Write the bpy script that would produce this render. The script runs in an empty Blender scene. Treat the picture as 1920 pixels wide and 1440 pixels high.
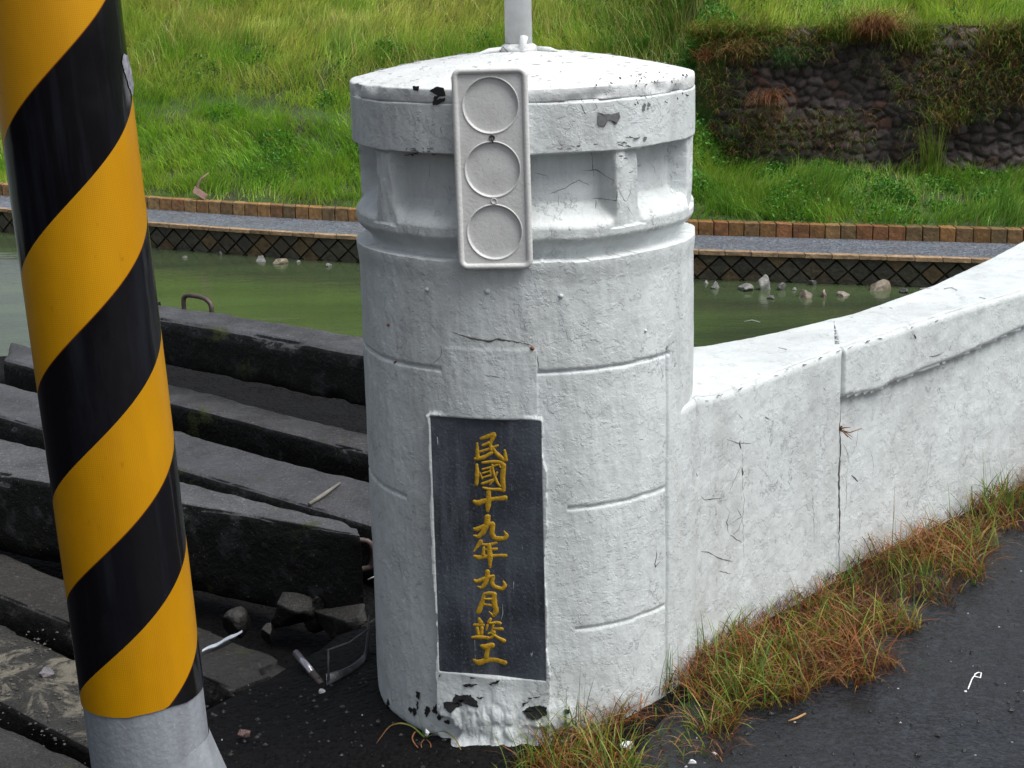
import bpy, math, random
import numpy as np
from mathutils import Matrix, Vector
from mathutils.geometry import delaunay_2d_cdt
random.seed(7); RNG = np.random.default_rng(7)
S = bpy.context.scene
# ------------------------------------------------------------------ camera
TH = math.radians(14.5); RO = math.radians(1.4); FOC = 3200.0
Fw = np.array([0, math.cos(TH), -math.sin(TH)]); U0 = np.array([0, math.sin(TH), math.cos(TH)]); X0 = np.array([1., 0, 0])
Rt = math.cos(RO)*X0 - math.sin(RO)*U0; Up = math.cos(RO)*U0 + math.sin(RO)*X0
CP = np.array([0, 0, 1.6])
cd = bpy.data.cameras.new('camera'); cam = bpy.data.objects.new('camera', cd); S.collection.objects.link(cam)
M = Matrix.Identity(4)
for i in range(3):
    M[i][0] = Rt[i]; M[i][1] = Up[i]; M[i][2] = -Fw[i]; M[i][3] = CP[i]
cam.matrix_world = M
cd.sensor_width = 36; cd.lens = FOC/1920*36; cd.clip_start = .05; cd.clip_end = 500
S.camera = cam
# ------------------------------------------------------------------ world + sun (wet overcast day)
SUN = np.array([.42, -.20, .85]); SUN /= np.linalg.norm(SUN)
W = bpy.data.worlds.new('World'); S.world = W; W.use_nodes = True
wn = W.node_tree.nodes; wl = W.node_tree.links
sky = wn.new('ShaderNodeTexSky'); sky.sky_type = 'NISHITA'; sky.sun_disc = False
sky.sun_elevation = math.asin(SUN[2]); sky.sun_rotation = math.atan2(SUN[0], SUN[1])
sky.air_density = 1.0; sky.dust_density = 4.0; sky.ozone_density = 1.0
hs = wn.new('ShaderNodeHueSaturation'); hs.inputs['Saturation'].default_value = .42
wl.new(sky.outputs[0], hs.inputs['Color']); wl.new(hs.outputs[0], wn['Background'].inputs[0])
wn['Background'].inputs[1].default_value = .085
ld = bpy.data.lights.new('sun', 'SUN'); ld.energy = 2.3; ld.angle = math.radians(48); ld.color = (1, .98, .955)
lo = bpy.data.objects.new('sun', ld); S.collection.objects.link(lo)
lo.rotation_euler = Vector(SUN).to_track_quat('Z', 'Y').to_euler()
S.view_settings.view_transform = 'Standard'; S.view_settings.look = 'None'
S.view_settings.exposure = 0.74; S.view_settings.gamma = 1
# ------------------------------------------------------------------ helpers
def ray(px, py): return Fw*FOC + Rt*(px-960) + Up*(720-py)
def hit(px, py, z):
    d = ray(px, py); return CP + d*((z-CP[2])/d[2])
def hitplane(px, py, p, n):
    d = ray(px, py); return CP + d*(np.dot(p-CP, n)/np.dot(d, n))
def smooth(a, b, x):
    t = np.clip((np.asarray(x, float)-a)/(b-a), 0, 1); return t*t*(3-2*t)
def vn(p, seed=0):
    p = np.asarray(p, float); i = np.floor(p).astype(np.int64); f = p-i; f = f*f*(3-2*f); r = 0
    for dx in (0, 1):
        for dy in (0, 1):
            for dz in (0, 1):
                h = (i[..., 0]+dx)*374761393 + (i[..., 1]+dy)*668265263 + (i[..., 2]+dz)*2147483647 + seed*974711
                h = (h ^ (h >> 13))*1274126177; h = (h ^ (h >> 16)) & 0xffff
                w = (f[..., 0] if dx else 1-f[..., 0])*(f[..., 1] if dy else 1-f[..., 1])*(f[..., 2] if dz else 1-f[..., 2])
                r = r + w*(h/65535.0)
    return r*2-1
def fbm(p, sc=1, octv=4, seed=0):
    p = np.asarray(p, float)*sc; r = 0; a = 1; n = 0
    for k in range(octv):
        r = r + a*vn(p+17.3*k, seed+k); n += a; a *= .5; p = p*2.03
    return r/n
def v3(x, y, z=0):
    x, y, z = np.broadcast_arrays(np.asarray(x, float), y, z); return np.stack([x, y, z], -1)

def link(o, parent=None):
    S.collection.objects.link(o)
    if parent: o.parent = parent
    return o
def mesh(name, V, Fc, m, parent=None, sm=False, col=None, ang=None):
    me = bpy.data.meshes.new(name); V = np.asarray(V, float)
    if isinstance(Fc, np.ndarray):
        n, k = Fc.shape
        me.vertices.add(len(V)); me.vertices.foreach_set('co', V.astype(np.float32).ravel())
        me.loops.add(n*k); me.loops.foreach_set('vertex_index', Fc.astype(np.int32).ravel())
        me.polygons.add(n); me.polygons.foreach_set('loop_start', np.arange(0, n*k, k, dtype=np.int32))
        me.polygons.foreach_set('loop_total', np.full(n, k, np.int32))
        me.update(calc_edges=True); me.validate()
    else:
        me.from_pydata([tuple(v) for v in V], [], [tuple(f) for f in Fc])
    if sm: me.polygons.foreach_set('use_smooth', np.ones(len(me.polygons), bool))
    if col is not None:
        col = np.asarray(col, float)
        a = me.attributes.new('Col', 'FLOAT_COLOR', 'POINT')
        a.data.foreach_set('color', np.concatenate([col, np.ones((len(col), 1))], 1).astype(np.float32).ravel())
    me.materials.append(m)
    o = bpy.data.objects.new(name, me); link(o, parent)
    return o
def tag(o, label, cat=None, group=None, kind=None):
    if label: o['label'] = label
    if cat: o['category'] = cat
    if group: o['group'] = group
    o['kind'] = kind or 'thing'
    return o
def thing(name, label, cat, loc=(0, 0, 0), group=None):
    o = bpy.data.objects.new(name, None); o.location = loc; o.empty_display_size = .1
    link(o); return tag(o, label, cat, group)
def gridf(nu, nv, wrap=False):
    i = np.arange(nu if wrap else nu-1); j = np.arange(nv-1)
    I, J = np.meshgrid(i, j, indexing='ij'); I2 = (I+1) % nu
    return np.stack([I*nv+J, I2*nv+J, I2*nv+J+1, I*nv+J+1], -1).reshape(-1, 4)
class MB:
    def __init__(s): s.V = []; s.F = []; s.C = []
    def add(s, V, Fc, c=None):
        b = len(s.V); s.V += [tuple(v) for v in V]; s.F += [tuple(int(i)+b for i in f) for f in Fc]
        if c is not None: s.C += [tuple(c)]*len(V)
    def tube(s, pts, r, n=8, caps=True, c=None):
        pts = [np.asarray(p, float) for p in pts]; r = [r]*len(pts) if np.isscalar(r) else r
        V = []; up = None
        for i, p in enumerate(pts):
            t = pts[min(i+1, len(pts)-1)]-pts[max(i-1, 0)]; t = t/(np.linalg.norm(t)+1e-12)
            if up is None: up = np.array([0, 0, 1.]) if abs(t[2]) < .9 else np.array([1., 0, 0])
            a = up-t*np.dot(up, t); a /= np.linalg.norm(a)+1e-12; up = a; b = np.cross(t, a)
            for k in range(n):
                w = 2*math.pi*k/n; V.append(p+r[i]*(a*math.cos(w)+b*math.sin(w)))
        Fc = [(i*n+k, i*n+(k+1) % n, (i+1)*n+(k+1) % n, (i+1)*n+k) for i in range(len(pts)-1) for k in range(n)]
        if caps: Fc += [tuple(range(n))[::-1], tuple((len(pts)-1)*n+k for k in range(n))]
        s.add(V, Fc, c)
    def lathe(s, prof, o, n=48, T=None, c=None):
        V = []
        for (r, z) in prof:
            for k in range(n):
                w = 2*math.pi*k/n; p = np.array([r*math.cos(w), r*math.sin(w), z])
                V.append((T@p if T is not None else p)+o)
        s.add(V, [(i*n+k, i*n+(k+1) % n, (i+1)*n+(k+1) % n, (i+1)*n+k) for i in range(len(prof)-1) for k in range(n)], c)
    def build(s, name, m, parent=None, sm=True):
        return mesh(name, s.V, s.F, m, parent, sm, s.C if s.C else None)
def bev(o, w=.003, seg=2):
    b = o.modifiers.new('b', 'BEVEL'); b.width = w; b.segments = seg; b.limit_method = 'ANGLE'; return o
# ------------------------------------------------------------------ materials
class NT:
    def __init__(s, name):
        s.m = bpy.data.materials.new(name); s.m.use_nodes = True; s.t = s.m.node_tree
        s.b = s.t.nodes['Principled BSDF']; s.tc = s.t.nodes.new('ShaderNodeTexCoord').outputs['Object']
    def n(s, ty, ins={}, **kw):
        nd = s.t.nodes.new(ty)
        for k, v in kw.items(): setattr(nd, k, v)
        for k, v in ins.items():
            if hasattr(v, 'type') and hasattr(v, 'is_linked') : s.t.links.new(v, nd.inputs[k])
            else: nd.inputs[k].default_value = v
        return nd
    def map(s, sc=(1, 1, 1), rot=(0, 0, 0)): return s.n('ShaderNodeMapping', {'Vector': s.tc, 'Scale': sc, 'Rotation': rot}).outputs[0]
    def noise(s, sc, det=4, vec=None, rough=.55, dist=0): return s.n('ShaderNodeTexNoise', {'Vector': vec or s.tc, 'Scale': sc, 'Detail': det, 'Roughness': rough, 'Distortion': dist}).outputs[0]
    def vor(s, sc, vec=None, feat='F1', out=0, rnd=1): return s.n('ShaderNodeTexVoronoi', {'Vector': vec or s.tc, 'Scale': sc, 'Randomness': rnd}, feature=feat).outputs[out]
    def ramp(s, f, a, b, lo=0, hi=1): return s.n('ShaderNodeMapRange', {'Value': f, 'From Min': a, 'From Max': b, 'To Min': lo, 'To Max': hi}).outputs[0]
    def mix(s, f, a, b, mode='MIX'):
        nd = s.t.nodes.new('ShaderNodeMix'); nd.data_type = 'RGBA'; nd.blend_type = mode
        for k, v in ((0, f), (6, a), (7, b)):
            if isinstance(v, (tuple, list)): nd.inputs[k].default_value = (*v, 1)
            elif isinstance(v, (int, float)): nd.inputs[k].default_value = v
            else: s.t.links.new(v, nd.inputs[k])
        return nd.outputs[2]
    def math(s, op, a, b=0):
        nd = s.t.nodes.new('ShaderNodeMath'); nd.operation = op
        for k, v in ((0, a), (1, b)):
            if isinstance(v, (int, float)): nd.inputs[k].default_value = v
            else: s.t.links.new(v, nd.inputs[k])
        return nd.outputs[0]
    def bump(s, h, dist, st=1, prev=None):
        ins = {'Height': h, 'Distance': dist, 'Strength': st}
        if prev is not None: ins['Normal'] = prev
        return s.n('ShaderNodeBump', ins).outputs[0]
    def attr(s, name='Col'): return s.n('ShaderNodeAttribute', attribute_name=name)
    def out(s, col=None, rough=None, nrm=None, **kw):
        for k, v in (('Base Color', col), ('Roughness', rough), ('Normal', nrm)):
            if v is None: continue
            if isinstance(v, tuple): s.b.inputs[k].default_value = (*v, 1)
            elif isinstance(v, (int, float)): s.b.inputs[k].default_value = v
            else: s.t.links.new(v, s.b.inputs[k])
        for k, v in kw.items(): s.b.inputs[k.replace('_', ' ')].default_value = v
        return s.m

def m_plaster(name, base=(.625, .67, .675), dirt=(.37, .39, .385), flake=1.0):
    t = NT(name)
    big = t.noise(2.2, 5, t.map((1, 1, .6))); st = t.noise(9, 6, t.map((1.6, 1.6, .16)), .65)
    c = t.mix(t.ramp(big, .40, .68), base, tuple(x*.84 for x in base))
    c = t.mix(t.ramp(st, .48, .75, 0, .5), c, dirt)
    c = t.mix(t.ramp(t.noise(3.2, 7, t.map((1, 1, .5)), .75), .48, .66, 0, .6), c, tuple(x*1.12 for x in dirt))
    c = t.mix(t.ramp(t.noise(1.7, 6, t.map((1, 1, .3)), .7), .56, .72, 0, .45), c, (.42, .41, .36))
    c = t.mix(t.ramp(t.noise(210, 2), .66, .74, 0, .3), c, (.28, .28, .27))
    fine = t.noise(75, 5, rough=.7); c = t.mix(t.ramp(fine, .60, .74, 0, .22), c, (.36, .37, .37))
    rgn = t.ramp(t.noise(5, 3), .56, .66)
    fl = t.ramp(t.noise(48, 6, t.map((1, 1, .7)), .7, 1.2), .655, .69)
    c = t.mix(t.math('MULTIPLY', t.math('MULTIPLY', fl, rgn), .75*flake), c, (.085, .085, .08))
    spots = t.ramp(t.vor(42), .035, .02, 0, 1); sel = t.ramp(t.noise(11, 2), .60, .64)
    c = t.mix(t.math('MULTIPLY', spots, sel), c, (.16, .15, .14))
    b = t.bump(t.noise(7, 3), .008, .5)
    b = t.bump(t.noise(26, 6, rough=.62), .0042, .7, b)
    b = t.bump(t.ramp(t.noise(90, 3), .6, .75), .0010, .45, b)
    b = t.bump(t.ramp(t.noise(11, 7, rough=.68), .50, .53), .0010, .6, b)
    b = t.bump(t.ramp(t.noise(17, 7, t.map((1, 1, .7)), .7), .60, .63), .0014, .7, b)
    b = t.bump(t.noise(130, 5, rough=.7), .0012, .8, b)
    lay = t.math('SUBTRACT', t.ramp(t.noise(17, 7, t.map((1, 1, .7)), .7), .595, .607), t.ramp(t.noise(17, 7, t.map((1, 1, .7)), .7), .612, .624))
    c = t.mix(t.math('MULTIPLY', t.math('MULTIPLY', lay, .6), t.ramp(t.noise(2.6, 3), .44, .60)), c, (.24, .24, .23))
    return t.out(c, t.ramp(big, .3, .7, .34, .55), b)
M_PL = m_plaster('white_painted_plaster')
M_CAP = m_plaster('white_painted_cap', (.72, .75, .75), (.45, .46, .46), 1.5)
def m_flat(name, c, r=.5, bumps=None, var=.15, sc=30, **kw):
    t = NT(name); n = t.noise(sc, 5)
    cc = t.mix(t.ramp(n, .35, .65), tuple(x*(1-var) for x in c), tuple(min(1, x*(1+var)) for x in c))
    b = t.bump(t.noise(bumps[0], 4), bumps[1]) if bumps else None
    return t.out(cc, r, b, **kw)
M_REFL = NT('grey_white_plastic')
def _():
    t = M_REFL; st = t.noise(14, 5, t.map((1.2, 1.2, .2)), .6)
    c = t.mix(t.ramp(st, .45, .75, 0, .7), (.63, .64, .63), (.50, .50, .48))
    c = t.mix(t.ramp(t.noise(140, 3), .62, .75, 0, .5), c, (.32, .31, .29))
    return t.out(c, .42, t.bump(t.noise(160, 4), .0008))
M_REFL = _()
M_PIPE = m_flat('painted_pipe', (.56, .58, .585), .4, (60, .0012), .10, 22)
M_DARK = m_flat('dark_bare_mortar', (.055, .057, .06), .7, (120, .002), .4, 80)
M_CRACK = m_flat('crack_dirt_and_shade', (.13, .125, .115), .9, None, .3); M_FLECK = m_flat('lifted_paint_edge', (.30, .30, .29), .8, None, .3)
M_RUST = m_flat('rust', (.20, .075, .03), .7, (150, .001), .4, 90)
M_STEEL = m_flat('dull_metal', (.17, .17, .175), .35, (90, .0006), .2, Metallic=.6)
M_REBAR = m_flat('rusted_rebar', (.07, .05, .045), .5, (200, .001), .35)
M_WHITE = m_flat('white_plastic', (.75, .76, .77), .35, None, .05)
M_GOLD = m_flat('gold_lettering_paint', (.47, .275, .012), .55, (300, .0012), .22, 120)
def _():
    t = NT('black_stone_plaque')
    st = t.noise(16, 6, t.map((1.6, 1.6, .14)), .7); bl = t.noise(5, 4)
    c = t.mix(t.ramp(bl, .38, .62), (.022, .026, .034), (.070, .083, .105))
    c = t.mix(t.ramp(st, .50, .72, 0, .75), c, (.12, .135, .16))
    c = t.mix(t.math('MULTIPLY', t.ramp(t.noise(230, 2), .60, .66), .3), c, (.22, .23, .24))
    return t.out(c, .5, t.bump(t.noise(150, 4), .0012))
M_STONE = _()
def _():
    t = NT('striped_reflective_film'); a = t.attr('phase').outputs['Fac']; fr = t.math('FRACT', a)
    yel = t.math('LESS_THAN', fr, .5)
    uv = t.attr('uvw').outputs['Vector']
    cell = t.vor(340, uv, 'DISTANCE_TO_EDGE', 0, .12)
    n = t.noise(9, 4, t.map((1, 1, .25)))
    y = t.mix(t.ramp(n, .35, .68), (.42, .195, .0), (.53, .262, .0))
    y = t.mix(t.ramp(cell, .0, .16, .6, 0), y, (.33, .12, .0))
    y = t.mix(t.ramp(t.noise(60, 5, t.map((1, 1, .5))), .66, .72, 0, .5), y, (.28, .11, .0))
    bk = t.mix(t.ramp(t.noise(22, 5, t.map((1.3, 1.3, .12))), .5, .75), (.0035, .0035, .005), (.012, .013, .018))
    c = t.mix(yel, bk, y)
    edge = t.ramp(t.math('ABSOLUTE', t.math('SUBTRACT', fr, .5)), 0, .006)
    c = t.mix(t.math('MULTIPLY', t.math('SUBTRACT', 1, edge), .7), c, (.16, .03, .0))
    c = t.mix(t.ramp(t.noise(4, 7, t.map((1, 1, .3)), .75), .52, .70, 0, .35), c, t.mix(yel, (.02, .02, .022), (.36, .16, .02)))
    scr = t.ramp(t.noise(13, 5, t.map((1, 1, .4)), .7), .69, .72); c = t.mix(t.math('MULTIPLY', scr, t.math('SUBTRACT', 1, yel)), c, (.12, .12, .14))
    b = t.bump(t.math('MULTIPLY', cell, yel), .0006, .5); b = t.bump(t.noise(18, 3, t.map((1, 1, .2))), .003, .4, b)
    t.b.inputs['Specular IOR Level'].default_value = .3
    return t.out(c, t.ramp(yel, 0, 1, .14, .34), b)
M_FILM = _()
def _():
    t = NT('bare_concrete_post'); st = t.noise(20, 6, t.map((1.5, 1.5, .2)), .6)
    c = t.mix(t.ramp(st, .35, .7), (.24, .26, .29), (.16, .172, .192))
    c = t.mix(t.ramp(t.noise(180, 3), .6, .75, 0, .4), c, (.42, .43, .45))
    return t.out(c, .6, t.bump(t.noise(90, 5), .0015))
M_POST = _()
def m_conc(name, top=(.080, .081, .088), side=(.0045, .0045, .004), stain=None):
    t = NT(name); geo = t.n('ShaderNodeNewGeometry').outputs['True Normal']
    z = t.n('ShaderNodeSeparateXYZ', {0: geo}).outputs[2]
    n1 = t.noise(6, 5); n2 = t.noise(70, 6, rough=.7)
    c = t.mix(t.ramp(n1, .38, .66), top, tuple(x*.55 for x in top))
    c = t.mix(t.ramp(n2, .56, .68, 0, .75), c, tuple(min(1, x*2.1) for x in top))
    c = t.mix(t.ramp(t.noise(160, 4), .60, .46, 0, .5), c, tuple(x*.3 for x in top))
    # upright faces painted darker to deepen their shade, with ragged black algae
    algae_shade = t.math('MULTIPLY', t.ramp(t.math('ADD', z, t.ramp(n2, .3, .7, -.15, .15)), .75, .45), t.ramp(t.noise(14, 5), .70, .56, .55, 1))
    algae_shade_col = t.mix(t.ramp(n2, .54, .7), side, (.012, .011, .009))
    c = t.mix(algae_shade, c, algae_shade_col)
    c = t.mix(t.math('MULTIPLY', t.ramp(t.vor(85), .16, .06), t.ramp(n2, .5, .56, .15, .8)), c, tuple(x*2.6 for x in top))
    mo = t.math('MULTIPLY', t.ramp(t.noise(4, 6, rough=.7), .60, .66), .65); c = t.mix(mo, c, (.045, .055, .014))
    if stain: c = t.mix(t.math('MULTIPLY', t.ramp(t.noise(9, 7, rough=.75, dist=1.0), .50, .60), t.ramp(z, .6, .85)), c, stain)
    b = t.bump(t.noise(22, 6, rough=.65), .012, .7); b = t.bump(n2, .005, .9, b)
    t.b.inputs['Specular IOR Level'].default_value = .22
    return t.out(c, t.ramp(n1, .35, .65, .28, .6), b)
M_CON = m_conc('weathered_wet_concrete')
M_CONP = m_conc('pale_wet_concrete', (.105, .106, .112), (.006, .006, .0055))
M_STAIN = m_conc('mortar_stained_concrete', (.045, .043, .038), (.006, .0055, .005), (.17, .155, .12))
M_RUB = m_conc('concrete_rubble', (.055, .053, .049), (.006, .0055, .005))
def _():
    t = NT('wet_asphalt'); n = t.noise(2.0, 4); f = t.noise(190, 4, rough=.7)
    cell = t.n('ShaderNodeSeparateColor', {0: t.vor(150, out=1)}).outputs[0]; cell2 = t.n('ShaderNodeSeparateColor', {0: t.vor(62, out=1)}).outputs[0]
    c = t.mix(t.ramp(cell, .2, 1), (.003, .0036, .0048), (.016, .019, .026))
    c = t.mix(t.ramp(cell2, .80, .9, 0, .2), c, (.040, .045, .056))
    c = t.mix(t.ramp(n, .4, .65, 0, .5), c, (.007, .0078, .010)); c = t.mix(t.ramp(t.noise(14, 5), .58, .68, 0, .7), c, (.0025, .0025, .003))
    sp = t.math('MULTIPLY', t.ramp(t.vor(27), .085, .055), t.ramp(t.noise(19, 2), .53, .56)); c = t.mix(sp, c, (.38, .38, .38))
    b = t.bump(t.noise(9, 4), .006, .5); b = t.bump(t.ramp(t.vor(62), .1, .6, 1, 0), .0018, .6, b); b = t.bump(t.ramp(t.vor(150), .1, .6, 1, 0), .0011, .7, b)
    t.b.inputs['Specular IOR Level'].default_value = .42
    return t.out(c, t.ramp(n, .35, .65, .34, .52), b)
M_ASPH = _()
def _():
    t = NT('dark_gritty_soil'); v = t.vor(55); f = t.noise(150, 5, rough=.7)
    c = t.mix(t.ramp(f, .4, .7), (.0025, .0025, .003), (.010, .0098, .010))
    sp = t.math('MULTIPLY', t.ramp(t.vor(60), .10, .05), t.ramp(t.noise(17, 2), .55, .6)); c = t.mix(sp, c, (.05, .05, .05))
    b = t.bump(t.ramp(v, 0, .6, 1, 0), .012); b = t.bump(f, .005, 1, b)
    t.b.inputs['Specular IOR Level'].default_value = .12
    return t.out(c, .7, b)
M_SOIL = _()
def _():
    t = NT('bank_earth'); f = t.noise(20, 6, rough=.7)
    c = t.mix(t.ramp(f, .4, .65), (.025, .032, .014), (.075, .062, .045))
    c = t.mix(t.ramp(t.noise(1.2, 5), .38, .58), c, (.05, .10, .015))
    return t.out(c, .9, t.bump(f, .05))
M_EARTH = _()
def _():
    t = NT('river_water'); 
    n = t.noise(.6, 4, t.map((.5, 2.2, 1), (0, 0, -.42)))
    c = t.mix(t.ramp(n, .38, .64), (.034, .047, .025), (.052, .075, .032))
    b = t.bump(t.noise(2.2, 4, t.map((.6, 1.8, 1), (0, 0, -.42)), .6),   .022, .3)
    b = t.bump(t.noise(14, 3, t.map((.7, 1.6, 1), (0, 0, -.42))), .004, .4, b)
    return t.out(c, .08, b, IOR=1.33)
M_WAT = _()
def _():
    t = NT('gravel_washed_path'); v = t.vor(38, out=1); n = t.noise(3, 4)
    c = t.mix(t.ramp(t.n('ShaderNodeSeparateColor', {0: v}).outputs[0], 0, 1), (.05, .062, .078), (.17, .19, .225))
    c = t.mix(t.ramp(n, .45, .65, 0, .5), c, (.14, .15, .17))
    return t.out(c, t.ramp(n, .4, .6, .5, .25), t.bump(t.vor(38), .012))
M_PATH = _()
def m_attr(name, r=.6, nz=40, bd=.01, tr=0):
    t = NT(name); a = t.attr().outputs['Color']; n = t.noise(nz, 5, rough=.65)
    c = t.mix(1.0, a, t.n('ShaderNodeCombineColor', {0: t.ramp(n, .3, .7, .55, 1.45), 1: t.ramp(n, .3, .7, .55, 1.45), 2: t.ramp(n, .3, .7, .6, 1.4)}).outputs[0], 'MULTIPLY')
    return t.out(c, r, t.bump(n, bd) if bd else None)
M_BLK = m_attr('tinted_stone_blocks', .55, 14, .02)
def m_grass(name, r=.5):
    t = NT(name); a = t.attr().outputs['Color']
    m = t.out(a, r); t.b.inputs['Specular IOR Level'].default_value = .35
    tr = t.t.nodes.new('ShaderNodeBsdfTranslucent'); t.t.links.new(a, tr.inputs[0])
    mx = t.t.nodes.new('ShaderNodeMixShader'); mx.inputs[0].default_value = .35
    o = t.t.nodes['Material Output']; t.t.links.new(t.b.outputs[0], mx.inputs[1]); t.t.links.new(tr.outputs[0], mx.inputs[2]); t.t.links.new(mx.outputs[0], o.inputs[0])
    return m
M_GR = m_grass('grass_blades')
def _():
    t = NT('dark_boulder_wall'); a = t.attr().outputs['Color']; n = t.noise(9, 6, rough=.7)
    c = t.mix(1.0, a, t.n('ShaderNodeCombineColor', {0: t.ramp(n, .3, .7, .5, 1.6), 1: t.ramp(n, .3, .7, .5, 1.5), 2: t.ramp(n, .3, .7, .5, 1.5)}).outputs[0], 'MULTIPLY')
    return t.out(c, .65, t.bump(n, .04))
M_BOULD = _()

# ------------------------------------------------------------------ ground shapes
KC = np.polyfit([-7.1, -4.7, -1.83, 2.15, 3.8, 5.4, 9], [23.86, 22.16, 20.68, 19.12, 18.6, 18.05, 16.9], 3)
def K(x): x = np.asarray(x, float); xc = np.clip(x, -10, 10); return np.polyval(KC, xc) + (x-xc)*np.where(x < 0, -.75, -.3)
def gz(x, y):        # near ground
    x = np.asarray(x, float); y = np.asarray(y, float)
    z = .09*smooth(-.15, .35, x)+.035*smooth(.62, .36, np.hypot(x-.036, y-3.5))*smooth(.15, -.1, x)
    left = smooth(-.1, -.7, x)
    z = z - left*.03 - .16*smooth(0, .22, (y-3.62)+1.1*np.minimum(0, (-.62-x))*-1*0 + np.clip((-.62-x)*1.4, -.3, .8))*np.maximum(smooth(-.36, -.62, x), smooth(3.85, 4.1, y)*smooth(.3, .1, x))
    edge = np.where(x < -.3, 7.7, 0) + np.where(x >= -.3, 1, 0)*(3.95+np.maximum(x, 0)*.95 + (7.7-3.95)*(1-smooth(-.3, -.05, x)))
    z = z - 2.6*smooth(0, 1, (y-edge)/1.6)
    return z
xs = np.arange(-7, 8.01, .05); ys = np.arange(-2.5, 11.5, .05)
XX, YY = np.meshgrid(xs, ys, indexing='ij')
ZZ = gz(XX, YY) - .012 + .022*fbm(v3(XX, YY), 4, 5, 3)*smooth(.6, -.3, XX) + .012*fbm(v3(XX, YY), 14, 3, 9)*smooth(.9, 0, XX)
tag(mesh('ground', v3(XX, YY, ZZ).reshape(-1, 3), gridf(len(xs), len(ys)), M_SOIL, sm=True), None, kind='structure')
# road sheet: asphalt with a crumbled edge
xs = np.arange(-3.2, 7, .03); ys = np.arange(-2.5, 6.5, .03)
XX, YY = np.meshgrid(xs, ys, indexing='ij')
wx = [-3.2, -1.35, -.9, -.35, .12, .40, .60, .78, .98, 1.2, 1.44, 1.9, 3, 7]; wy = [1.2, 1.4, 1.6, 2.3, 3.0, 3.40, 3.62, 3.85, 4.06, 4.3, 4.5, 5.1, 6.4, 12]
dd = np.interp(XX, wx, wy) - .05 - YY + .05*fbm(v3(XX, YY), 6, 4, 5)
ZZ = gz(XX, np.minimum(YY, 3.3)) + .006 + .006*fbm(v3(XX, YY), 5, 4, 8) - .10*smooth(.08, -.05, dd) - .6*smooth(-.02, -.25, dd)
tag(mesh('road', v3(XX, YY, ZZ).reshape(-1, 3), gridf(len(xs), len(ys)), M_ASPH, sm=True), None, kind='structure')
# water
tag(mesh('water', [(-60, 8, -1.97), (40, 8, -1.97), (40, 40, -1.97), (-60, 40, -1.97)], [(0, 1, 2, 3)], M_WAT), None, kind='structure')
# far bank terrain
XW = 2.6        # stone wall starts here
def bank(x, s):
    x = np.asarray(x, float); s = np.asarray(s, float)
    zl = -1.53 + .42*np.clip(s-.1, 0, 9) - .12*smooth(2.0, 2.6, s)*smooth(3.6, 2.9, s)*smooth(-6, -4, x)*smooth(-.6, -1.4, x)
    zr = np.where(s < 2.75, -1.53+.15*np.clip(s-.1, 0, 3), .44 + .40*np.clip(s-2.75, 0, 6))
    w = smooth(XW-.5, XW+.1, x)
    z = zl*(1-w)+zr*w
    z = z - (z+1.75)*.95*smooth(-5.7, -7.6, x+.05*s)  # unseen dip shaped into the bank so the river reflects open sky
    z = z + smooth(11, 30, s)*np.maximum(0, 3.2-z)
    return z
xs = np.concatenate([np.arange(-40, -8, 1.), np.arange(-8, 9, .07), np.arange(9, 40, 1.)]); ss = np.concatenate([np.arange(0.05, 10, .08), [12, 14, 16, 19, 22, 26, 30, 40, 60]])
XX, SS = np.meshgrid(xs, ss, indexing='ij')
ZZ = bank(XX, SS) + .12*fbm(v3(XX, SS), .8, 3, 4)*smooth(.1, .9, SS)*smooth(2.3, 2.0, np.where(XX > XW-.3, SS, 0)) + .03*fbm(v3(XX, SS), 5, 3, 6)
tag(mesh('hillside', v3(XX, K(XX)+SS, ZZ).reshape(-1, 3), gridf(len(xs), len(ss)), M_EARTH, sm=True), None, kind='structure')
# riverside path
xs = np.arange(-14, 14, .1); ds = np.array([-.98, -.7, -.4, -.1, .02]); XX, DD = np.meshgrid(xs, ds, indexing='ij')
tag(mesh('path', v3(XX, K(XX)+DD, -1.655).reshape(-1, 3), gridf(len(xs), len(ds)), M_PATH), None, kind='structure')
P = []
for i, (px) in enumerate([1615]):
    a = hit(px, 440, -1.652)

def strip_block(mb, x0, x1, d0, d1, z0, z1, c, jit=.004):
    """one block following the bank curve"""
    V = []
    for x in (x0, x1):
        y = float(K(x))
        for d in (d0, d1):
            for z in (z0, z1): V.append((x+random.uniform(-jit, jit), y+d+random.uniform(-jit, jit), z+random.uniform(-jit, jit)))
    mb.add(V, [(0, 2, 3, 1), (4, 5, 7, 6), (0, 1, 5, 4), (2, 6, 7, 3), (1, 3, 7, 5), (0, 4, 6, 2)], c)
# kerb of brown stone blocks at the foot of the slope
mb = MB(); x = -12.; 
while x < 12:
    w = random.uniform(.165, .185)*.97
    base = random.choice([(.22, .115, .035), (.27, .135, .04), (.18, .105, .04), (.14, .09, .035), (.28, .165, .06), (.23, .10, .035)])
    if x < -1: base = tuple(.75*b+.25*g for b, g in zip(base, (.24, .17, .09)))
    k = random.uniform(.75, 1.15)
    strip_block(mb, x+.004, x+w-.004, 0, .16, -1.70, -1.50, tuple(k*b for b in base)); x += w
o = mb.build('block_kerb', M_BLK, sm=False); bev(o, .008)
tag(o, 'long low kerb of brown square stone blocks between the grass slope and the grey path', 'kerb')
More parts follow.
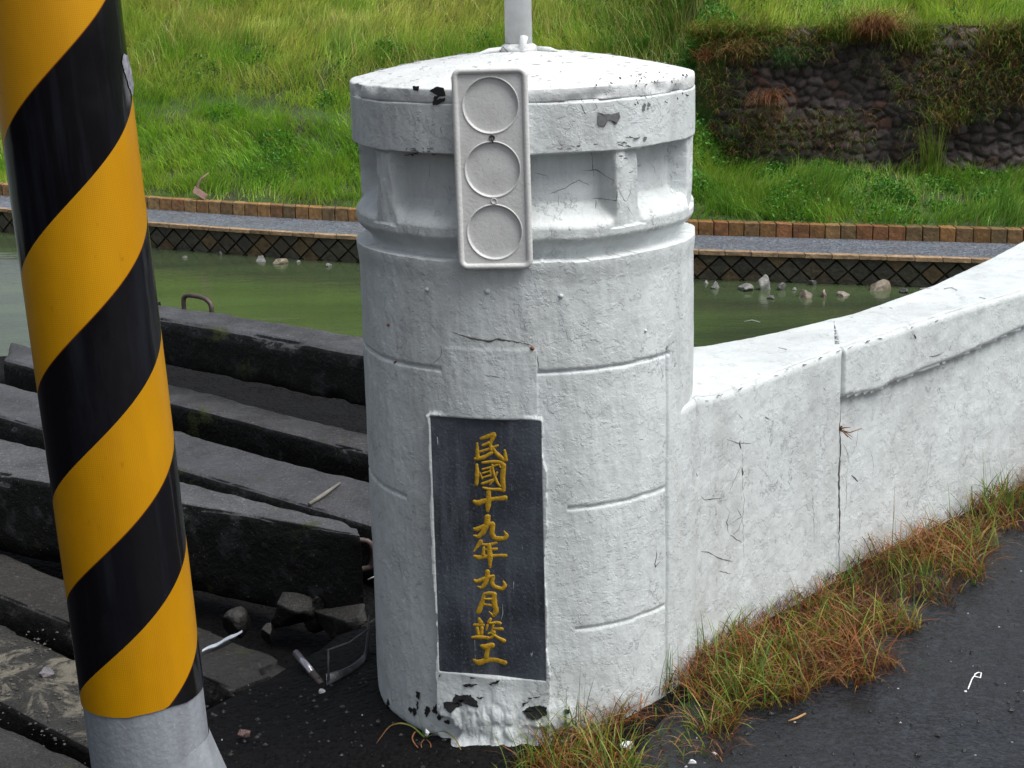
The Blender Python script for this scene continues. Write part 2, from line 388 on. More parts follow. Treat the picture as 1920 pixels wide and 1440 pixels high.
# river wall: lattice of diamond stones under a flat coping
rw = thing('river_wall', 'low dark river wall of diamond set stones with thin tan coping above the water', 'retaining wall', (0, float(K(0))-1, -1.97))
def rel(o, p): o.parent = p; o.matrix_parent_inverse = Matrix.Translation(-Vector(p.location)); return o
mb = MB(); x = -12.
while x < 12:
    w = .27; k = random.uniform(.8, 1.15); c = (.30*k, .20*k, .115*k)
    strip_block(mb, x+.003, x+w-.003, -1.06, -.96, -1.695, -1.648, c, .003); x += w
rel(bev(mb.build('coping', M_BLK, sm=False), .005), rw)
mb = MB(); hw, hh = .118, .118; zc = -1.83
xs = np.arange(-12, 12, .25); V = []
for xx in xs: V += [(xx, float(K(xx))-1.0, -2.3), (xx, float(K(xx))-1.0, -1.69), (xx, float(K(xx))-.9, -1.69)]
n = len(xs); Fc = [(3*i, 3*i+3, 3*i+4, 3*i+1) for i in range(n-1)]+[(3*i+1, 3*i+4, 3*i+5, 3*i+2) for i in range(n-1)]
rel(mesh('mortar', V, Fc, m_flat('dark_mortar', (.026, .024, .017), .8, (30, .01)), sm=False), rw)
def clip_z(poly, z, keep_below):
    out = []
    for i in range(len(poly)):
        a, b = poly[i], poly[(i+1) % len(poly)]
        ia = (a[1] <= z) == keep_below; ib = (b[1] <= z) == keep_below
        if ia: out.append(a)
        if ia != ib: t = (z-a[1])/(b[1]-a[1]); out.append((a[0]+t*(b[0]-a[0]), z))
    return out
i = 0; x = -11.9
while x < 12:
    for row in (0, 1, 2):
        cx = x + (hw if row != 1 else 0); cz = zc + (row-1)*hh
        g = .0055; poly = [(cx-hw+g, cz), (cx, cz-hh+g), (cx+hw-g, cz), (cx, cz+hh-g)]
        poly = clip_z(poly, -1.698, True)
        if len(poly) < 3: continue
        poly = clip_z(poly, -2.1, False)
        if len(poly) < 3: continue
        c = random.choice([(.044, .040, .026), (.054, .044, .026), (.040, .038, .027), (.085, .058, .026), (.048, .044, .032)]); k = random.uniform(.8, 1.2); c = tuple(k*v for v in c)
        m_ = len(poly); mx = sum(p[0] for p in poly)/m_; mz = sum(p[1] for p in poly)/m_
        V = [(p[0], float(K(p[0]))-1.0, p[1]) for p in poly] + [(mx+(p[0]-mx)*.9, float(K(p[0]))-1.035, mz+(p[1]-mz)*.9) for p in poly]
        mb.add(V, [(a, (a+1) % m_, (a+1) % m_+m_, a+m_) for a in range(m_)]+[tuple(range(m_, 2*m_))], c)
    x += 2*hw
rel(mb.build('stone_facing', M_BLK, sm=False), rw)

# ------------------------------------------------------------------ dark boulder wall on the far slope
sw_ = thing('boulder_wall', 'dark rough retaining wall of small boulders overgrown with brown vines on the far bank', 'retaining wall', (4.5, float(K(4.5))+2.4, -1.3))
xs = np.arange(XW-.12, 9, .02); ts = np.linspace(0, 1, 100)
XX, TT = np.meshgrid(xs, ts, indexing='ij')
z = -1.35 + TT*1.85; y = K(XX)+2.35+TT*.42
# rounded boulders: worley cells in the wall's own plane
cs = .15
gx, gzz = XX/cs+.5*fbm(v3(XX, z), 3, 2, 81), z/cs*1.25+.5*fbm(v3(XX, z), 3, 2, 82); best = np.full(XX.shape, 9.); second = best.copy(); cid = np.zeros(XX.shape, np.int64)
ix, iz = np.floor(gx).astype(int), np.floor(gzz).astype(int)
def h2(a, b, s): h = a*374761393+b*668265263+s*974711; h = (h ^ (h >> 13))*1274126177; return ((h ^ (h >> 16)) & 0xffff)/65535.
for a in (-1, 0, 1):
    for b in (-1, 0, 1):
        jx, jz = ix+a, iz+b; cx = jx+.5+.7*(h2(jx, jz, 1)-.5); cz = jz+.5+.7*(h2(jx, jz, 2)-.5)
        d = np.hypot(gx-cx, gzz-cz); m_ = d < best
        second = np.where(m_, best, np.minimum(second, d)); best = np.where(m_, d, best); cid = np.where(m_, jx*7919+jz, cid)
bul = smooth(0, .45, second-best)
y = y - .06*bul*(.4+.6*h2(cid, cid*11, 8)) - .09*fbm(v3(XX, z), 2.2, 4, 2) - .03*fbm(v3(XX, z), 11, 3, 12) + .35*(1-smooth(XW-.15, XW+.3, XX+.15*fbm(v3(z, z), 2, 3, 1)))
r1 = h2(cid, cid*3, 5); r2 = h2(cid, cid*7, 6)
bc = np.stack([.036+.070*r1**2, .029+.055*r1**2, .026+.055*r1**2], -1); bc = np.where((r2 > .9)[..., None], np.stack([.09*r1+.02, .042*r1+.015, .03*r1+.012], -1), bc)
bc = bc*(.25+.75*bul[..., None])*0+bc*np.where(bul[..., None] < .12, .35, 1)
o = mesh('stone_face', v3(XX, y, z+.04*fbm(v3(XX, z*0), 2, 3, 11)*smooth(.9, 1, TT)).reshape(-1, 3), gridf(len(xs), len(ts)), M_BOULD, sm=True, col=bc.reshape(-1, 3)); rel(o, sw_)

# ------------------------------------------------------------------ grass generator
def blades(name, P, L, Wd, lean, dirn, col, m=M_GR, seg=3, droop=1.6, tipc=1.15, parent=None, up=None):
    N = len(P); t = np.linspace(0, 1, seg+1)
    side = np.stack([-np.sin(dirn+.9*RNG.standard_normal(N)), np.cos(dirn+.9*RNG.standard_normal(N)), .2*RNG.standard_normal(N)], -1)
    side /= np.linalg.norm(side, axis=1, keepdims=True)
    dv = np.stack([np.cos(dirn), np.sin(dirn), np.zeros(N)], -1)
    V = np.zeros((N, 2*seg+1, 3)); 
    for k in range(seg+1):
        s = t[k]; a = lean*(1+ (droop-1)*s)*s**.6 if k else lean*0
        # integrate a bending stem
        if k == 0: c = P.copy(); prev = c
        else:
            ang = lean*(.25+droop*s); step = L/seg
            c = prev + (dv*np.sin(ang)[:, None] + np.array([0, 0, 1.])*np.cos(ang)[:, None])*step[:, None]; prev = c
        w = Wd*(1-s)**.7*.5
        if k < seg: V[:, 2*k] = c-side*w[:, None]; V[:, 2*k+1] = c+side*w[:, None]
        else: V[:, 2*seg] = c
    nv = 2*seg+1; base = np.arange(N)[:, None]*nv
    T = []
    for k in range(seg-1):
        q = 2*k; T += [[q, q+1, q+3], [q, q+3, q+2]]
    q = 2*(seg-1); T += [[q, q+1, q+2]]
    Fc = (base[:, :, None]+np.array(T)[None]).reshape(-1, 3)
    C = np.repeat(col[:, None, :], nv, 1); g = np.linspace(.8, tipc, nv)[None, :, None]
    return mesh(name, V.reshape(-1, 3), Fc, m, parent, False, (C*g).reshape(-1, 3))
def pick(N, cols, wts):
    idx = RNG.choice(len(cols), N, p=np.array(wts)/sum(wts)); return np.array(cols)[idx]
# far slope grass
def far_points(N, x0, x1, s0, s1):
    x = RNG.uniform(x0, x1, N); s = RNG.uniform(s0, s1, N)
    return x, s
def far_z(x, s): return bank(x, s)+.12*fbm(v3(x, s), .8, 3, 4)*smooth(.1, .9, s)*smooth(2.3, 2.0, np.where(x > XW-.3, s, 0))+.03*fbm(v3(x, s), 5, 3, 6)
N = 330000
x, s = far_points(N, -8, 8.5, .12, 9.2)
cl = fbm(v3(x, s), 1.3, 4, 21); c2 = fbm(v3(x, s), 4, 3, 31)
wall_zone = (x > XW-.25) & (s > 2.2) & (s < 2.85)
bare = smooth(.4, .1, np.abs(s-2.5+.2*np.sin(x*2)))*smooth(-6, -4.5, x)*smooth(-.3, -1.3, x)
bare = np.maximum(bare, .92*((x > 3.9) & (x < 5.2) & (s > .4) & (s < 2.0))*smooth(-.15, .2, cl+.2))
keep = (~wall_zone) & (RNG.random(N) > bare*.80) & (RNG.random(N) < np.clip(1.0+c2*1.3, .25, 1))
keep &= ~((s < .3) & (RNG.random(N) > .35))
x, s, cl, c2, bare = x[keep], s[keep], cl[keep], c2[keep], bare[keep]; N = len(x)
P = v3(x, K(x)+s, far_z(x, s)-.01)
upz = smooth(2.6, 4.2, s)
right = smooth(1.5, 2.6, x); foot = right*(s < 2.5)
L = RNG.uniform(.10, .26, N)*(1+.5*upz)*(1+.15*foot)*np.clip(1+.7*c2, .5, 1.5)
gA = np.array([.17, .38, .028]); gB = np.array([.36, .55, .05]); gC = np.array([.60, .63, .14]); gD = np.array([.42, .34, .12]); gE = np.array([.035, .13, .016])
mixv = np.clip(.45+.9*cl+.25*RNG.standard_normal(N), 0, 1)[:, None]
col = gA*(1-mixv)+gB*mixv
yl = np.clip((upz*(.75-.45*right)+.9*cl-.15+.3*RNG.standard_normal(N)), 0, 1)[:, None]; col = col*(1-.8*yl)+gC*.8*yl
dk = (np.clip(.55*foot+.9*smooth(1.0, 1.8, x)*smooth(3.4, 2.2, x)*smooth(2, 3.2, s)*smooth(6, 4.5, s)+.35*(c2 > .25), 0, 1))[:, None]; col = col*(1-dk*.8)+gE*dk*1.15*.8
br = (RNG.random(N) < .05+.13*upz*(cl > 0)); col[br] = gD*RNG.uniform(.6, 1.1, (br.sum(), 1))
col *= RNG.uniform(.7, 1.3, (N, 1))
wind = fbm(v3(x, s), .9, 2, 77)*3+RNG.uniform(-1.4, 1.4, N)-.5
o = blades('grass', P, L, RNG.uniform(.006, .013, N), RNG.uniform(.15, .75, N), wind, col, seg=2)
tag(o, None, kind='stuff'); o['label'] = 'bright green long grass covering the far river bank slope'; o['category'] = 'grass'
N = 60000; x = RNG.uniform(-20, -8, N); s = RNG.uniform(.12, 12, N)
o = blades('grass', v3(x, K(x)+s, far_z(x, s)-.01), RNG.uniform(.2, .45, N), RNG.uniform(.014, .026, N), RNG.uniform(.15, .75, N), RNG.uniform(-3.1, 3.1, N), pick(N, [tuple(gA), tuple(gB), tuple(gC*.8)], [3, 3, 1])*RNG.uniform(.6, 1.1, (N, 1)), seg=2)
tag(o, 'green grass covering the dip shaped into the far bank beyond the striped pole for a sky reflection', 'grass', kind='stuff')
# tall seeding stems with tan heads, upper slope
N = 9000; x, s = far_points(N, -5.5, 2.4, 3.0, 8.5); keep = fbm(v3(x, s), 1.1, 3, 51) > -.05; x, s = x[keep], s[keep]; N = len(x)
P = v3(x, K(x)+s, far_z(x, s)); col = pick(N, [(.46, .36, .15), (.36, .42, .10), (.50, .30, .13), (.40, .48, .11)], [2, 3, 1, 3])*RNG.uniform(.7, 1.2, (N, 1))
o = blades('seeding_grass', P, RNG.uniform(.3, .55, N), RNG.uniform(.006, .011, N), RNG.uniform(.15, .6, N), RNG.uniform(-3.1, 3.1, N), col, seg=3)
tag(o, 'tan seed stalks standing above the grass high on the far slope', 'grass', kind='stuff')
# broadleaf weeds: small leaf faces in low mounds
def leaves(name, cx, cs_, r, h, n, cols, size, lab=None):
    V = []; C = []
    ang = RNG.uniform(0, 6.28, n); rr = r*np.sqrt(RNG.random(n)); zz = RNG.random(n)**.7
    x = cx+np.cos(ang)*rr; s = cs_+np.sin(ang)*rr
    z = far_z(x, s)+h*zz*(1-(rr/r)**2*.7)
    c = v3(x, K(x)+s, z); a = RNG.standard_normal((n, 3)); a /= np.linalg.norm(a, axis=1, keepdims=True)
    b = np.cross(a, RNG.standard_normal((n, 3))); b /= np.linalg.norm(b, axis=1, keepdims=True)
    sz = size*RNG.uniform(.5, 1.2, n)[:, None]
    V = np.stack([c-a*sz, c+b*sz*.5, c+a*sz, c-b*sz*.5], 1).reshape(-1, 3)
    col = pick(n, cols, [1]*len(cols))*RNG.uniform(.6, 1.3, (n, 1))
    return V, np.repeat(col, 4, 0)
Vs = []; Cs = []
for _ in range(120):
    zone = random.random()
    if _ > 105: zone = 2; cx, cs_ = random.uniform(XW-.5, XW+.05), random.uniform(1.9, 3.1)
    if zone == 2: pass
    elif zone < .35: cx, cs_ = random.uniform(.9, 2.6), random.uniform(2.2, 6.5)
    elif zone < .6: cx, cs_ = random.uniform(-5, 1), random.uniform(.6, 4.5)
    elif zone < .85: cx, cs_ = random.uniform(1.6, 6.5), random.uniform(.4, 2.2)
    else: cx, cs_ = random.uniform(2.5, 7), random.uniform(3.0, 5.5)
    V, C = leaves('w', cx, cs_, random.uniform(.15, .45), random.uniform(.1, .26)+(.25 if zone == 2 else 0), 420, [(.035, .14, .014), (.06, .22, .02), (.11, .28, .025)], .024); Vs.append(V); Cs.append(C)
V = np.concatenate(Vs); o = mesh('broadleaf_weeds', V, np.arange(len(V)).reshape(-1, 4), M_GR, col=np.concatenate(Cs))
tag(o, 'dark leafy ground weeds growing among the grass on the far bank', 'weeds', kind='stuff')
# dead vines hanging down the boulder wall
N = 24000; x = RNG.uniform(XW-.2, 8.5, N); tt = RNG.random(N)**.75
k_ = fbm(v3(x, tt*2), 1.6, 3, 61); keep = 2.2*k_+.55*tt > RNG.uniform(-.2, .8, N); x, tt = x[keep], tt[keep]; N = len(x)
P = v3(x, K(x)+2.20+tt*.42-RNG.random(N)*.05, -1.35+tt*1.85)
col = pick(N, [(.10, .055, .025), (.17, .095, .04), (.09, .11, .025), (.06, .16, .02), (.22, .15, .05), (.05, .025, .014)], [4, 2.5, 4, 4.5, 2.5, 2])*RNG.uniform(.8, 2.6, (N, 1))
o = blades('dead_vines', P, RNG.uniform(.1, .38, N), RNG.uniform(.005, .011, N), RNG.uniform(.75, 1.25, N), RNG.uniform(-2.6, -.5, N), col, seg=3, droop=1.7)
tag(o, 'brown dry vines and creepers hanging over the dark boulder wall', 'vines', kind='stuff')
N = 9000; x = RNG.uniform(XW-.3, 8.5, N); dd_ = RNG.uniform(0, 1, N); k_ = fbm(v3(x, dd_*.3), 2.2, 3, 88); kp = k_ > -.15+.3*dd_; x, dd_, k_ = x[kp], dd_[kp], k_[kp]; N = len(x)
P = v3(x, K(x)+2.72-.16*dd_+.1*RNG.random(N), .46-.22*dd_*RNG.random(N))
col = pick(N, [(.22, .34, .04), (.14, .30, .03), (.34, .40, .07), (.34, .19, .07), (.24, .11, .04)], [3, 3, 2, 2, 1.5])*RNG.uniform(.5, 1.2, (N, 1))
o = blades('overhanging_grass', P, RNG.uniform(.1, .34, N)*np.clip(1+k_, .6, 1.6), RNG.uniform(.007, .012, N), RNG.uniform(.4, 1.2, N), RNG.uniform(-2.7, -.4, N), col, seg=3, droop=1.6)
tag(o, 'mixed green and straw grass spilling over the top edge of the boulder wall', 'grass', kind='stuff')
def tuft(px, py, d, z, n, Lr, wd, lean, cols, lab, cat='grass tuft', droop=1.4, rad=.1, dr=None):
    p = hitplane(px, py, np.array([0, float(K(px/3200*20-6))+d, 0]), np.array([0, -1., 0])); xx = p[0]
    p = hitplane(px, py, np.array([0, float(K(xx))+d, 0]), np.array([0, -1., 0]))
    r = RNG.standard_normal((n, 3))*rad*np.array([1, .35, .5]); P = p+r; P[:, 1] = np.minimum(P[:, 1], p[1]+.05)
    dirn = RNG.uniform(-3.14, 3.14, n) if dr is None else RNG.uniform(*dr, n)
    o = blades('grass_tuft', P, RNG.uniform(*Lr, n), RNG.uniform(wd*.6, wd*1.2, n), RNG.uniform(*lean, n), dirn, pick(n, cols, [1]*len(cols))*RNG.uniform(.7, 1.2, (n, 1)), seg=4, droop=droop)
    return tag(o, lab, cat, 'grass tufts on the boulder wall')
BR = [(.26, .11, .045), (.33, .17, .07), (.20, .075, .035)]; YG = [(.17, .24, .03), (.24, .29, .05), (.10, .20, .02)]; TA = [(.30, .22, .08), (.22, .20, .06), (.34, .17, .07)]
tuft(1640, 62, 2.62, 0, 420, (.3, .75), .010, (.9, 1.3), BR, 'large orange brown tuft of dead grass drooping over the top of the boulder wall', droop=1.6, rad=.12, dr=(-2.4, -.6))
tuft(1600, 60, 2.62, 0, 300, (.2, .5), .010, (.3, 1.0), YG, 'bright yellow green tuft sprouting at the wall top beside the big brown drooping tuft', rad=.14)
tuft(1725, 85, 2.55, 0, 260, (.2, .4), .010, (.4, 1.1), YG, 'yellow green tuft near the wall top, right of the big brown drooping tuft', rad=.15)
tuft(1395, 105, 2.52, 0, 280, (.2, .5), .010, (.7, 1.3), TA, 'straw coloured tuft drooping from the upper left of the boulder wall', droop=1.6, rad=.11, dr=(-2.6, -.5))
tuft(1325, 110, 2.5, 0, 160, (.15, .4), .009, (.8, 1.3), BR, 'small brown tuft at the far left end of the boulder wall', droop=1.6, rad=.07, dr=(-2.6, -.5))
tuft(1745, 335, 2.1, 0, 130, (.4, .75), .011, (.05, .35), YG, 'tall upright green tuft rising from the foot of the boulder wall', droop=1.2, rad=.06)
tuft(1780, 225, 2.28, 0, 240, (.15, .4), .009, (.5, 1.2), TA+YG, 'yellowish tuft growing half way up the right of the boulder wall', rad=.14)
tuft(1475, 115, 2.45, 0, 170, (.2, .42), .010, (.8, 1.35), [(.05, .14, .03), (.08, .17, .04)], 'dark green fern like tuft on the upper middle of the boulder wall', 'fern', droop=1.5, rad=.12, dr=(-2.6, -.5))
tuft(1440, 190, 2.35, 0, 130, (.3, .6), .008, (1.0, 1.4), BR, 'thin reddish brown strands hanging low on the left of the boulder wall', droop=1.7, rad=.08, dr=(-2.4, -.8))
tuft(1860, 90, 2.55, 0, 200, (.15, .4), .010, (.5, 1.2), YG+TA, 'mixed green and straw tuft at the wall top near the right edge', rad=.16)

# ------------------------------------------------------------------ rocks along the far water edge
def rock(px, py, w, h, c, lab, seed, name='rock', z0=-1.97, cat='rock', grp='stones along the far edge of the river', mat=None):
    p = hit(px, py, z0); n = 14; mbv = []
    import bmesh
    bm = bmesh.new(); bmesh.ops.create_icosphere(bm, subdivisions=4, radius=1)
    co = np.array([v.co[:] for v in bm.verts]); rr_ = np.random.default_rng(seed*7+1)
    for _ in range(11):
        nrm = rr_.standard_normal(3); nrm /= np.linalg.norm(nrm); e_ = co@nrm-rr_.uniform(.45, .8); co = co-np.maximum(e_, 0)[:, None]*nrm
    k = 1+.10*fbm(co+seed*3.1, 2.2, 3, seed); co = co*k[:, None]*1.25
    kk = .82 if name == 'rock' else 1.; V = co*np.array([w/2, w*.36, h*.8])*kk
    Fc = np.array([[v.index for v in f.verts] for f in bm.faces]); bm.free()
    o = mesh(name, V, Fc, mat or M_BLK, sm=True, col=np.tile(c, (len(V), 1)))
    o.location = (p[0], p[1]+w*.2, z0+h*.12); o.rotation_euler = (0, 0, seed*1.3)
    return tag(o, lab, cat, grp)
GR = (.17, .17, .16); DG = (.085, .085, .08); TN = (.15, .125, .09)
for i, (px, py, w, h, c, lab) in enumerate([
 (377, 472, .085, .075, (.8, .8, .78), 'small bright white round stone in the shallows beside the striped pole'),
 (488, 490, .22, .07, GR, 'flat jagged grey stone at the water edge, left one of the pair before the pillar'),
 (525, 494, .20, .07, TN, 'flat tan grey stone, right one of the pair before the white pillar'),
 (615, 500, .11, .055, GR, 'rounded grey stone in the water nearest the left side of the pillar'),
 (345, 484, .10, .03, DG, 'thin dark stone barely above water below the small white stone'),
 (413, 478, .07, .05, DG, 'little dark upright stone right of the white stone'),
 (300, 466, .11, .04, DG, 'low dark stone at the wall foot against the striped pole'),
 (560, 492, .06, .03, GR, 'tiny pale stone between the flat pair and the pillar'),
 (1324, 532, .085, .045, GR, 'small low grey stone by the wall, next right of the pillar'),
 (1342, 541, .13, .09, GR, 'rounded light grey stone, second right of the pillar'),
 (1397, 545, .26, .08, GR, 'long wedge shaped grey stone with a dark underside'),
 (1434, 544, .18, .17, (.20, .20, .19), 'tall pointed pale grey stone, the highest in the row'),
 (1467, 544, .14, .08, DG, 'grey stone directly right of the tall pointed one'),
 (1446, 561, .12, .06, DG, 'half sunken dark stone in front of the tall pointed one'),
 (1490, 544, .08, .05, GR, 'small grey stone tucked behind the tan humped stone'),
 (1510, 558, .20, .12, TN, 'tan humped stone standing forward in the water'),
 (1524, 535, .11, .09, DG, 'dark round stone against the river wall behind the tan humped stone'),
 (1545, 557, .12, .08, (.25, .19, .17), 'reddish grey stone right of the tan humped stone'),
 (1580, 555, .17, .06, (.24, .20, .17), 'low oval reddish stone right of the smaller reddish one'),
 (1648, 545, .36, .12, TN, 'largest tan rock, broad and low, near the white parapet'),
 (1693, 550, .13, .07, DG, 'grey stone half hidden by the white parapet edge')]):
    rock(px, py, w, h, c, lab, i+1)
# broken roof tile / branch at the slope foot
p = hit(370, 362, -1.42)
mb = MB(); mb.tube([p+np.array([.02, 0, .0]), p+np.array([.01, .0, .10]), p+np.array([.07, 0, .19]), p+np.array([.16, .02, .25])], [.02, .018, .014, .006], 8)
a = thing('dead_branch', 'bent brown dead branch lying in grass above the block kerb', 'branch', tuple(p)); rel(mb.build('stem', m_flat('dead_wood', (.24, .16, .12), .8, (40, .01))), a)
mb = MB(); V = [p+np.array(q) for q in [(-.05, -.03, .02), (.10, -.03, -.08), (.13, 0, -.02), (-.02, 0, .09), (-.05, -.06, .02), (.10, -.06, -.08), (.13, -.03, -.02), (-.02, -.03, .09)]]
mb.add(V, [(0, 1, 2, 3), (4, 7, 6, 5), (0, 4, 5, 1), (1, 5, 6, 2), (2, 6, 7, 3), (3, 7, 4, 0)]); rel(mb.build('bark_flake', m_flat('bark', (.22, .13, .11), .8), sm=False), a)
# ------------------------------------------------------------------ the white pillar
AX, AY, R0 = .036, 3.5, .344
PHP = math.radians(-15.5); NP = np.array([math.sin(PHP), -math.cos(PHP), 0]); TP = np.array([math.cos(PHP), math.sin(PHP), 0])
PD = .3385                                    # plaque face distance from the axis
A0 = np.array([AX, AY, 0.])
def on_plaque(px, py, lift=0): return hitplane(px, py, A0+NP*(PD+lift), NP)
c4 = [on_plaque(*q) for q in ((817, 786), (1012, 788), (1018, 1266), (820, 1264))]
pu = [np.dot(c-A0, TP) for c in c4]; PU0, PU1 = (pu[0]+pu[3])/2, (pu[1]+pu[2])/2
PZ1 = (c4[0][2]+c4[1][2])/2; PZ0 = (c4[2][2]+c4[3][2])/2
def cyl(px, py, r=R0):
    d = ray(px, py); a = d[0]**2+d[1]**2; ox, oy = CP[0]-AX, CP[1]-AY
    b = ox*d[0]+oy*d[1]; c = ox*ox+oy*oy-r*r; q = b*b-a*c
    t = (-b-math.sqrt(q))/a if q > 0 else -b/a
    P = CP+d*t; return math.atan2(P[0]-AX, -(P[1]-AY)), P[2]
Zr = [1.012, 1.030, 1.066, 1.083, 1.100, 1.222, 1.315]      # ledge, undercut, moulding, sill, panel, band, top
GV1 = [cyl(690, 648), cyl(745, 683), cyl(800, 695)]; 
gz1 = np.mean([cyl(720, 672)[1], cyl(1150, 688)[1], cyl(1010, 703)[1], cyl(1230, 660)[1]])
gz2 = np.mean([cyl(750, 925)[1], cyl(1052, 958)[1], cyl(1150, 938)[1]]); gz3 = np.mean([cyl(1076, 1187)[1], cyl(1150, 1160)[1]])
PT = [cyl(828, 650), cyl(1008, 700)]
def g(d, w, dep): return -dep*np.exp(-(d/w)**2)
def pillar_R(ph, z):
    co = v3(np.sin(ph), np.cos(ph), z); wob = .004*fbm(co, 3, 3, 41)
    deg = np.degrees(ph)
    r = np.full(ph.shape, R0)
    zz = z+wob*1.2
    # drum below the ledge
    r = np.where(zz < 1.02, R0+.002+.004*smooth(.97, 1.015, zz), r)
    # undercut and rounded moulding
    mould = .317+.030*smooth(1.025, 1.065, zz)
    r = np.where(zz >= 1.02, mould, r)
    r = np.where(zz >= 1.066, .347, r)
    # ribs and recessed panels
    d = (deg-34+22) % 44-22+1.2*fbm(v3(np.zeros_like(z), deg/44//1, z), 26, 2, 5)
    rib = smooth(7.4, 4.4, np.abs(d)); rg = .008*fbm(co, 9, 3, 44)
    sill = smooth(1.078, 1.128, zz)
    sl = .347-.046*sill
    rec = np.where(zz >= 1.075, np.minimum(sl, .347), r)
    pr = rec*(1-rib)+(.340+rg*rib*1.2)*rib
    # the panel tops run back up under the band with a curved soffit
    soff = smooth(1.222, 1.214, zz+.0045*smooth(12, 22, np.abs(d))*0-.002*fbm(co, 5, 2, 66))
    r = np.where((zz >= 1.075) & (zz < 1.235), pr*soff+.349*(1-soff), r)
    r = np.where(zz >= 1.232, .349, r)
    r = r-.006*smooth(1.312, 1.318, zz)
    # joints
    patch = (ph > PT[0][0]) & (ph < PT[1][0]) & (z < PT[0][1]) & (z > .50)
    wig = .0022*fbm(v3(deg*.15, z*0, z*0), 1, 3, 8)
    gj = g(z-(gz1+wig), .0028, .006)*(~patch)+g(z-(gz2+wig), .0028, .005)*(np.abs(deg+18) > 29)*(deg < 52)+g(z-(gz3+wig), .0028, .0045)*(deg > 13)*(deg < 52)
    gj = gj*(deg < 54)
    # vertical joint against the parapet
    gj = gj+g((deg-52.0-.35*fbm(v3(z, z*0, z*0), 6, 2, 4))*.006, .0035, .008)*(z < gz1+.01)
    r = r+gj+.0013*patch*smooth(PT[0][0], PT[0][0]+.05, ph)
    # plaster surround of the flat plaque
    u = r*np.sin(ph-PHP); c = np.maximum(np.cos(ph-PHP), .2)
    near = (np.abs(ph-PHP) < .9)
    fr = .006+.007*fbm(v3(z, ph, 0), 12, 3, 3)
    infr = near & (u > PU0-fr) & (u < PU1+fr) & (z < PZ1+.007+.006*fbm(v3(ph, z*0, 0), 18, 3, 6)) & (z > PZ0-.10)
    inp = near & (u > PU0) & (u < PU1) & (z > PZ0-.001) & (z < PZ1)
    pl = (PD+.0014)/c
    r = np.where(infr, np.maximum(r, pl), r)
    r = np.where(inp, (PD-.004)/c, r)
    # broken, built up foot
    ft = smooth(.16, .06, z)*near*(u > PU0-.05)
    ft2 = smooth(PU1+.12, PU1-.02, u)*smooth(PU0-.03, PU0+.04, u)*near
    r = r+ft*ft2*(.012+.020*np.abs(fbm(v3(np.sin(ph)*1.0, z*1.6, 0), 13, 4, 12)))+smooth(.05, .0, z)*ft2*.03
    holes = smooth(.18, .32, fbm(v3(u*7, z*17, 0), 1, 2, 15))*smooth(.13, .09, z)*ft2; r = r-holes*.028
    # hand plastered skin
    r = r+.0030*fbm(co, 2.5, 3, 50)+.0016*fbm(co, 9, 3, 51)+.0008*fbm(co, 30, 2, 52)
    r = r-smooth(.03, -.0, z)*smooth(-20, -40, deg)*(.01+.02*np.abs(fbm(co, 12, 2, 9)))
    return r
pil = thing('bridge_pillar', 'round white painted concrete bridge end pillar with a ribbed top, joining the parapet', 'pillar', (AX, AY, 0))
NPH = 1100; ph = np.linspace(-math.pi, math.pi, NPH, endpoint=False)
zs = np.concatenate([np.arange(-.12, .99, .0035), np.arange(.99, 1.3165, .0016)]); 
PH, ZZ = np.meshgrid(ph, zs, indexing='ij'); RR = pillar_R(PH, ZZ)
top = np.column_stack([np.full(NPH, AX), np.full(NPH, AY), np.full(NPH, zs[-1])])
V = v3(AX+RR*np.sin(PH), AY-RR*np.cos(PH), ZZ).reshape(-1, 3)
rel(mesh('shaft', V, gridf(NPH, len(zs), True)[:, ::-1], M_PL, sm=True), pil)
def surf(px, py, lift=.0006):
    """pixel -> point on the pillar skin"""
    r = R0
    for _ in range(6):
        a, z = cyl(px, py, r); r = float(pillar_R(np.array([a]), np.array([z]))[0])
    r += lift; return np.array([AX+r*math.sin(a), AY-r*math.cos(a), z])
# cap
prof = []; N2 = 360; zt = 1.342
rows = [(.30, 1.312), (.336, 1.3135), (.3465, 1.3150), (.3475, 1.318), (.348, 1.328), (.348, 1.338), (.3472, 1.3400), (.344, 1.3412)]
for k in range(1, 46): f = 1-k/46; rows.append((.344*f, 1.3412+.049*(1-f**1.7)))
th = np.linspace(0, 2*math.pi, N2, endpoint=False); RRr = np.array([r for r, z in rows]); Zz = np.array([z for r, z in rows])
A, I = np.meshgrid(th, np.arange(len(rows)), indexing='ij'); r = RRr[I]; z = Zz[I]
co = v3(r*np.cos(A), r*np.sin(A), z*3)
r = r*(1+.006*fbm(co, 6, 4, 70)*(I < 9))-.007*smooth(.18, .4, fbm(co, 16, 3, 73))*((I > 1) & (I < 9)); z = z+.0022*fbm(co, 9, 4, 71)
V = v3(AX+r*np.cos(A), AY+r*np.sin(A), z).reshape(-1, 3)
rel(mesh('capstone', V, gridf(N2, len(rows), True), M_CAP, sm=True), pil)
# plaque
pq = on_plaque(915, 1020)
M2 = []
nu, nz = 60, 150; uu = np.linspace(PU0-.004, PU1+.004, nu); zz = np.linspace(PZ0-.004, PZ1+.004, nz); UU, Z2 = np.meshgrid(uu, zz, indexing='ij')
dpt = PD+.0006*fbm(v3(UU, Z2), 40, 3, 3)
V = (A0+UU[..., None]*TP+dpt[..., None]*NP); V[..., 2] = Z2
plaque = rel(mesh('plaque', V.reshape(-1, 3), gridf(nu, nz), M_STONE, sm=True), pil)
